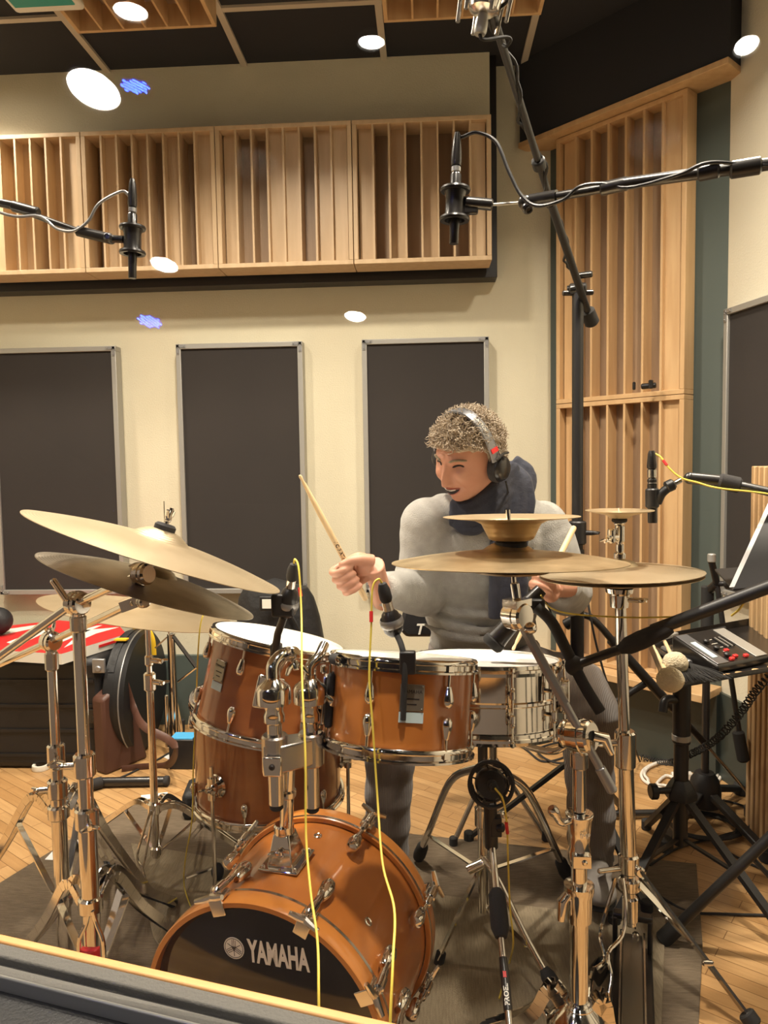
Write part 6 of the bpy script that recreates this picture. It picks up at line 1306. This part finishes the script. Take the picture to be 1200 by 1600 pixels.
for i in range(5):
    b = MB(); b.box((.104+.008*i, .090, .003), (.003, .050, .004), Xs); b.build('fader', 'alu' if i % 2 else 'black', rec)
b = MB()
for i in range(4): b.box((.085, .05+i*.02, .0025), (.022, .0015, .0006), Xs)
b.build('panel_print', 'white', rec)
def soft_mallet(c, e, lab):
    c = V(c); e = V(e); t_ = thing('felt_mallet', c+V((0, 0, -.03)), lab, 'mallet', 'felt mallets on the tray'); b = MB(); n_ = 22; vs = []
    b.ell(c, (.031, .031, .029), None, 26, 18); b.v = [c+(v-c)*(1+.07*noise.noise(v*150)) for v in b.v]; b.build('felt_head', 'felt', t_); b = MB(); b.tube([c, e], .0055, 10); b.build('handle', 'stick', t_)
soft_mallet(G(1047, 1062, zt3+.028), G(1022, 1020, zt3+.012)+V((.02, .08, 0)), 'front cream felt mallet head at the near left corner of the tray')
soft_mallet(G(1056, 1040, zt3+.028)+V((.005, .02, 0)), G(1032, 1010, zt3+.012)+V((.03, .06, 0)), 'cream felt mallet head just behind the front one on the tray')
rnd = random.Random(5)
for k, (hx0_, hx1_) in enumerate((((1025, 1016), (1062, 1040)), ((1036, 1013), (1078, 1036)))):
    a = G(*hx0_, zt3+.012); c = G(*hx1_, zt3+.014); t_ = thing('wire_brush', c+V((0, 0, -.01)), ['black wire brush lying nearest the felt mallets', 'black wire brush lying second from the felt mallets'][k], 'wire brush', 'wire brushes on the tray')
    b = MB(); b.rcyl(a, c, .0085, 14); b.build('handle', 'silver' if k else 'blackm', t_); u = (c-a).normalized(); sdd = Z_.cross(u); b = MB()
    for i in range(34):
        s_ = (i/33-.5)*2; e = c+u*(.115+.01*rnd.random())+sdd*s_*.050+V((0, 0, -.010+rnd.random()*.006)); b.tube([c, c.lerp(e, .5)+V((0, 0, .002)), e], .0009, 4)
    b.build('bristles', 'rubber', t_)
a = G(1075, 996, zt3+.016); c = G(1133, 982, zt3+.018); t_ = thing('drum_beater', a+V((0, 0, -.01)), 'chrome and black rod lying at the back of the tray', 'beater'); b = MB(); b.tube([a, a.lerp(c, .55)], .004, 10); b.ell(a, .011); b.build('rod', 'chrome', t_); b = MB(); b.rcyl(a.lerp(c, .5), c, .0075, 14); b.build('grip', 'rubber', t_)
a = G(1066, 1003, zt3+.006); b = MB(); b.ell(a, (.016, .010, .005)); b.ell(a+V((.022, .008, 0)), (.014, .009, .005)); b.cyl(a, a+V((.01, -.03, 0)), .003); tag(b.build('wing_nut', 'alu'), 'pale wing nut lying in the middle of the tray', 'wing nut')
a = G(1062, 1016, zt3+.014); b = MB(); b.box(a, (.05, .03, .024)); b.rcyl(a+V((-.02, -.01, .012)), a+V((.02, .0, .014)), .008); tag(b.build('small_clamp', 'blackm', bev=.004), 'small dark clamp lying behind the wire brushes on the tray', 'clamp')
a = G(1018, 1003, zt3+.022); c = G(1056, 990, zt3+.022); b = MB(); b.bar(a, c, .018, .010); tag(b.build('silver_bar', 'alu', bev=.002), 'flat silver bar lying at the far left edge of the tray', 'metal bar')
# stand behind the tray, boom with silver tip
q = W(1101, 1245, 2.48); x, y = q.x, q.y; zt4 = W(1104, 925, y).z
t = thing('microphone_stand', (x, y, 0), 'black round based stand with a silver tipped boom behind the tray table', 'microphone stand')
seg(t, x, y, .05, zt4, .0125, 'pole', 'blackm'); b = MB(); b.rcyl((x, y, zt4-.16), (x, y, zt4+.02), .020); b.build('clutch', 'rubber', t)
b = MB(); b.lathe([(.0001, .14), (.03, .14), (.045, .115), (.052, .085), (.052, .03), (.0001, .03)], mat4((x, y, 0), Z_), 30); b.build('base_casting', 'black', t)
for (px, py) in ((1158, 1232), (1038, 1318), (1200, 1335)):
    f = G(px, py, .02); b = MB(); a = V((x, y, .085)); b.bar(a, f, .028, .020); lg = b.build('leg', 'black', t, bev=.004); b = MB(); b.rcyl(f+V((0, 0, -.019)), f+V((0, 0, .018)), .026, 16); b.build('rubber_foot', 'rubber', lg)
pv_ = W(1120, 912, y-.04); tipb = W(1112, 868, y-.06); botb = W(1162, 1190, y-.1)
b = MB(); b.tube([tipb+V((0, 0, -.02)), pv_], .011, 12); b.tube([pv_, botb], .0085, 12); b.rcyl(pv_, W(1138, 912, y-.06), .009); b.rcyl(W(1134, 912, y-.05), W(1140, 912, y-.06), .018); b.tube([V((x, y, zt4)), pv_], .014, 12); b.build('boom_arm', 'black', t)
b = MB(); b.rcyl(tipb+V((0, 0, -.022)), tipb+V((0, 0, .006)), .013); b.build('silver_tip', 'alu', t); b = MB(); b.rcyl(W(1153, 1142, y-.09), botb, .019, 18, .006); b.build('grip', 'rubber', t)
# low boom crossing behind the hi-hat pole
A5 = W(893, 967, 2.30); B5 = W(922, 964, 2.28); C5 = W(1100, 1160, 2.40); D5 = W(1170, 1240, 2.44)
t = thing('microphone_stand', V((D5.x+.06, D5.y, 0)), 'black boom stand sloping down to the right behind the hi-hat pole', 'microphone stand')
b = MB(); b.tube(crom([A5, B5, W(965, 1010, 2.30)], 4), .011, 12); b.rcyl(A5+V((-.02, 0, -.02)), A5+V((.01, -.01, .0)), .018); b.tube([W(955, 1000, 2.30), W(1050, 1105, 2.36)], .0155, 14); b.tube([W(1045, 1100, 2.36), C5], .012, 12); b.build('boom_arm', 'black', t)
b = MB(); b.tube([C5, D5, D5+V((.06, 0, -.07))], .0055, 10); b.build('thin_arm', 'chrome2', t)
b = MB(); b.tube([W(945, 1108, 2.36), W(1008, 1068, 2.34)], .011, 12); b.build('brace', 'black', t)
x, y = D5.x+.06, D5.y
b = MB(); b.rcyl((x, y, 0), (x, y, .03), .07, 24); b.build('base', 'black', t); seg(t, x, y, .02, D5.z-.05, .010, 'pole', 'black')
cable('black_cable', [W(913, 900, 2.3), W(922, 960, 2.26), W(935, 1020, 2.28), W(955, 1085, 2.3), W(980, 1140, 2.4), G(1000, 1190, .01)], .0035, 'rubber', 'thin black cable dropping behind the hi-hat pole to the floor')
# crossing black floor leg at the far right bottom, and the music desk
hub = V((.86, 1.70, .34)); hub = W(1275, 1330, 1.72)
t = thing('music_stand', (hub.x, hub.y, 0), 'black music stand with white sheets at the right edge', 'music stand')
seg(t, hub.x, hub.y, .10, W(1290, 850, hub.y).z, .0125, 'pole', 'black')
for (px, py, w_) in ((1037, 1467, .024), (1330, 1640, .02), (1290, 1290, .02)):
    f = G(px, py, .014); a = V((hub.x, hub.y, .42 if px < 1100 else .34)); b = MB(); b.tube([a, f], .0125, 12); lg = b.build('leg', 'black', t); b = MB(); u = (f-a).normalized(); b.rcyl(f-u*.05, f+u*.008, .020, 16, .005); b.build('rubber_foot', 'rubber', lg)
    if px < 1100: b = MB(); b.tube([a.lerp(f, .42), V((a.lerp(f, .42).x+.20, a.lerp(f, .42).y-.06, .03))], .006, 8); b.build('brace', 'black', lg)
A6 = W(1146, 920, 1.60); B6 = W(1240, 715, 1.68); w6 = V((.30, -.16, .05))
b = MB(); b.poly([A6, A6+w6, B6+w6, B6], (.006, .006, -.002)); b.build('desk', 'blackm', t)
b = MB(); l0_ = W(1117, 889, 1.74); b.poly([A6, A6+w6, l0_+w6*1.0, l0_], (0, 0, -.004)); b.build('ledge', 'black', t)
nq = (B6-A6).cross(w6).normalized(); nq = nq if nq.y > 0 else -nq; off = nq*.014-w6.normalized()*.012
b = MB(); b.poly([A6.lerp(B6, .03)+off, A6.lerp(B6, .03)+w6*.45+off, A6.lerp(B6, .75)+w6*.45+off, A6.lerp(B6, .75)+off], (-.004, -.004, .001)); o = b.build('sheet_music', 'paper'); tag(o, 'white sheet music standing on the music stand at the right edge', 'sheet music')
# coiled cable from the mixer to the floor and the white cable loop
pts = []; base_ = crom([W(1225, 1035, 1.9), W(1185, 1075, 1.95), W(1160, 1110, 2.0), W(1130, 1145, 2.06), W(1105, 1165, 2.2), W(1080, 1178, 2.3), W(1055, 1190, 2.35), G(1030, 1190, .02), G(1000, 1182, .02)], 40)
for i, p in enumerate(base_): a = i*1.15; tg_ = (base_[min(i+1, len(base_)-1)]-base_[max(i-1, 0)]).normalized(); fr_ = frame(tg_); pts.append(p+(fr_.col[0]*cos(a)+fr_.col[1]*sin(a))*.0105)
b = MB(); b.tube(pts, .0022, 5); tag(b.build('coiled_cable', 'rubber'), 'black coiled telephone style cable hanging from the tray to the floor', 'cable')
wc_ = []
for i in range(60):
    a = 2*pi*i/30; px = 1064+62*cos(a+2.5)*(1-.08*(i > 30)); py = 1211+24*sin(a+2.5)*(1-.12*(i > 30)); g = G(px, py, .006); wc_.append(V((g.x, g.y, .006+.006*(i > 30))))
wc_ += [G(1040, 1212, .01), G(1055, 1216, .012)]
b = MB(); b.tube(crom(wc_, 3), .0055, 8); wcb = b.build('white_cable', 'cord'); tag(wcb, 'white cable lying in a loop on the floor behind the tray table', 'cable')
b = MB(); q = G(1062, 1212, .014); b.rcyl(q+V((-.03, 0, 0)), q+V((.02, .0, 0)), .014); b.box(q+V((.03, 0, 0)), (.03, .03, .022)); b.build('plug', 'cord', wcb)
pts = []
for i in range(90): a = i*.42; r_ = .12+.012*sin(i*.9); g = G(1098, 1290, .01); pts.append(V((g.x+cos(a)*r_*.95, g.y+sin(a)*r_*.8, .006+.0009*(i % 15))))
b = MB(); b.tube(pts, .0038, 6); tag(b.build('black_cable', 'rubber'), 'coil of black cable around the round stand base', 'cable')
cable('black_cable', [G(1130, 1250, .005), G(1165, 1262, .005), G(1172, 1290, .005), G(1130, 1305, .005), G(1060, 1325, .005), G(1015, 1352, .008)], .0035, 'rubber', 'black cable winding over the boards right of the round base')
cable('black_cable', [G(1110, 1310, .005), G(1135, 1330, .005), G(1200, 1362, .005), G(1260, 1380, .005)], .0035, 'rubber', 'black cable leaving at the right edge over the boards')
cable('black_cable', [G(1030, 1400, .010), G(1075, 1424, .005), G(1130, 1428, .005), G(1200, 1430, .005), G(1280, 1432, .005)], .0035, 'rubber', 'black cable lying level near the right end of the rug')
b = MB(); b.tube([G(930, 1272, .02), G(1090, 1268, .02)], .011, 12); tag(b.build('floor_tube', 'blackm'), 'straight black tube lying on the floor behind the hi-hat pole', 'stand part')
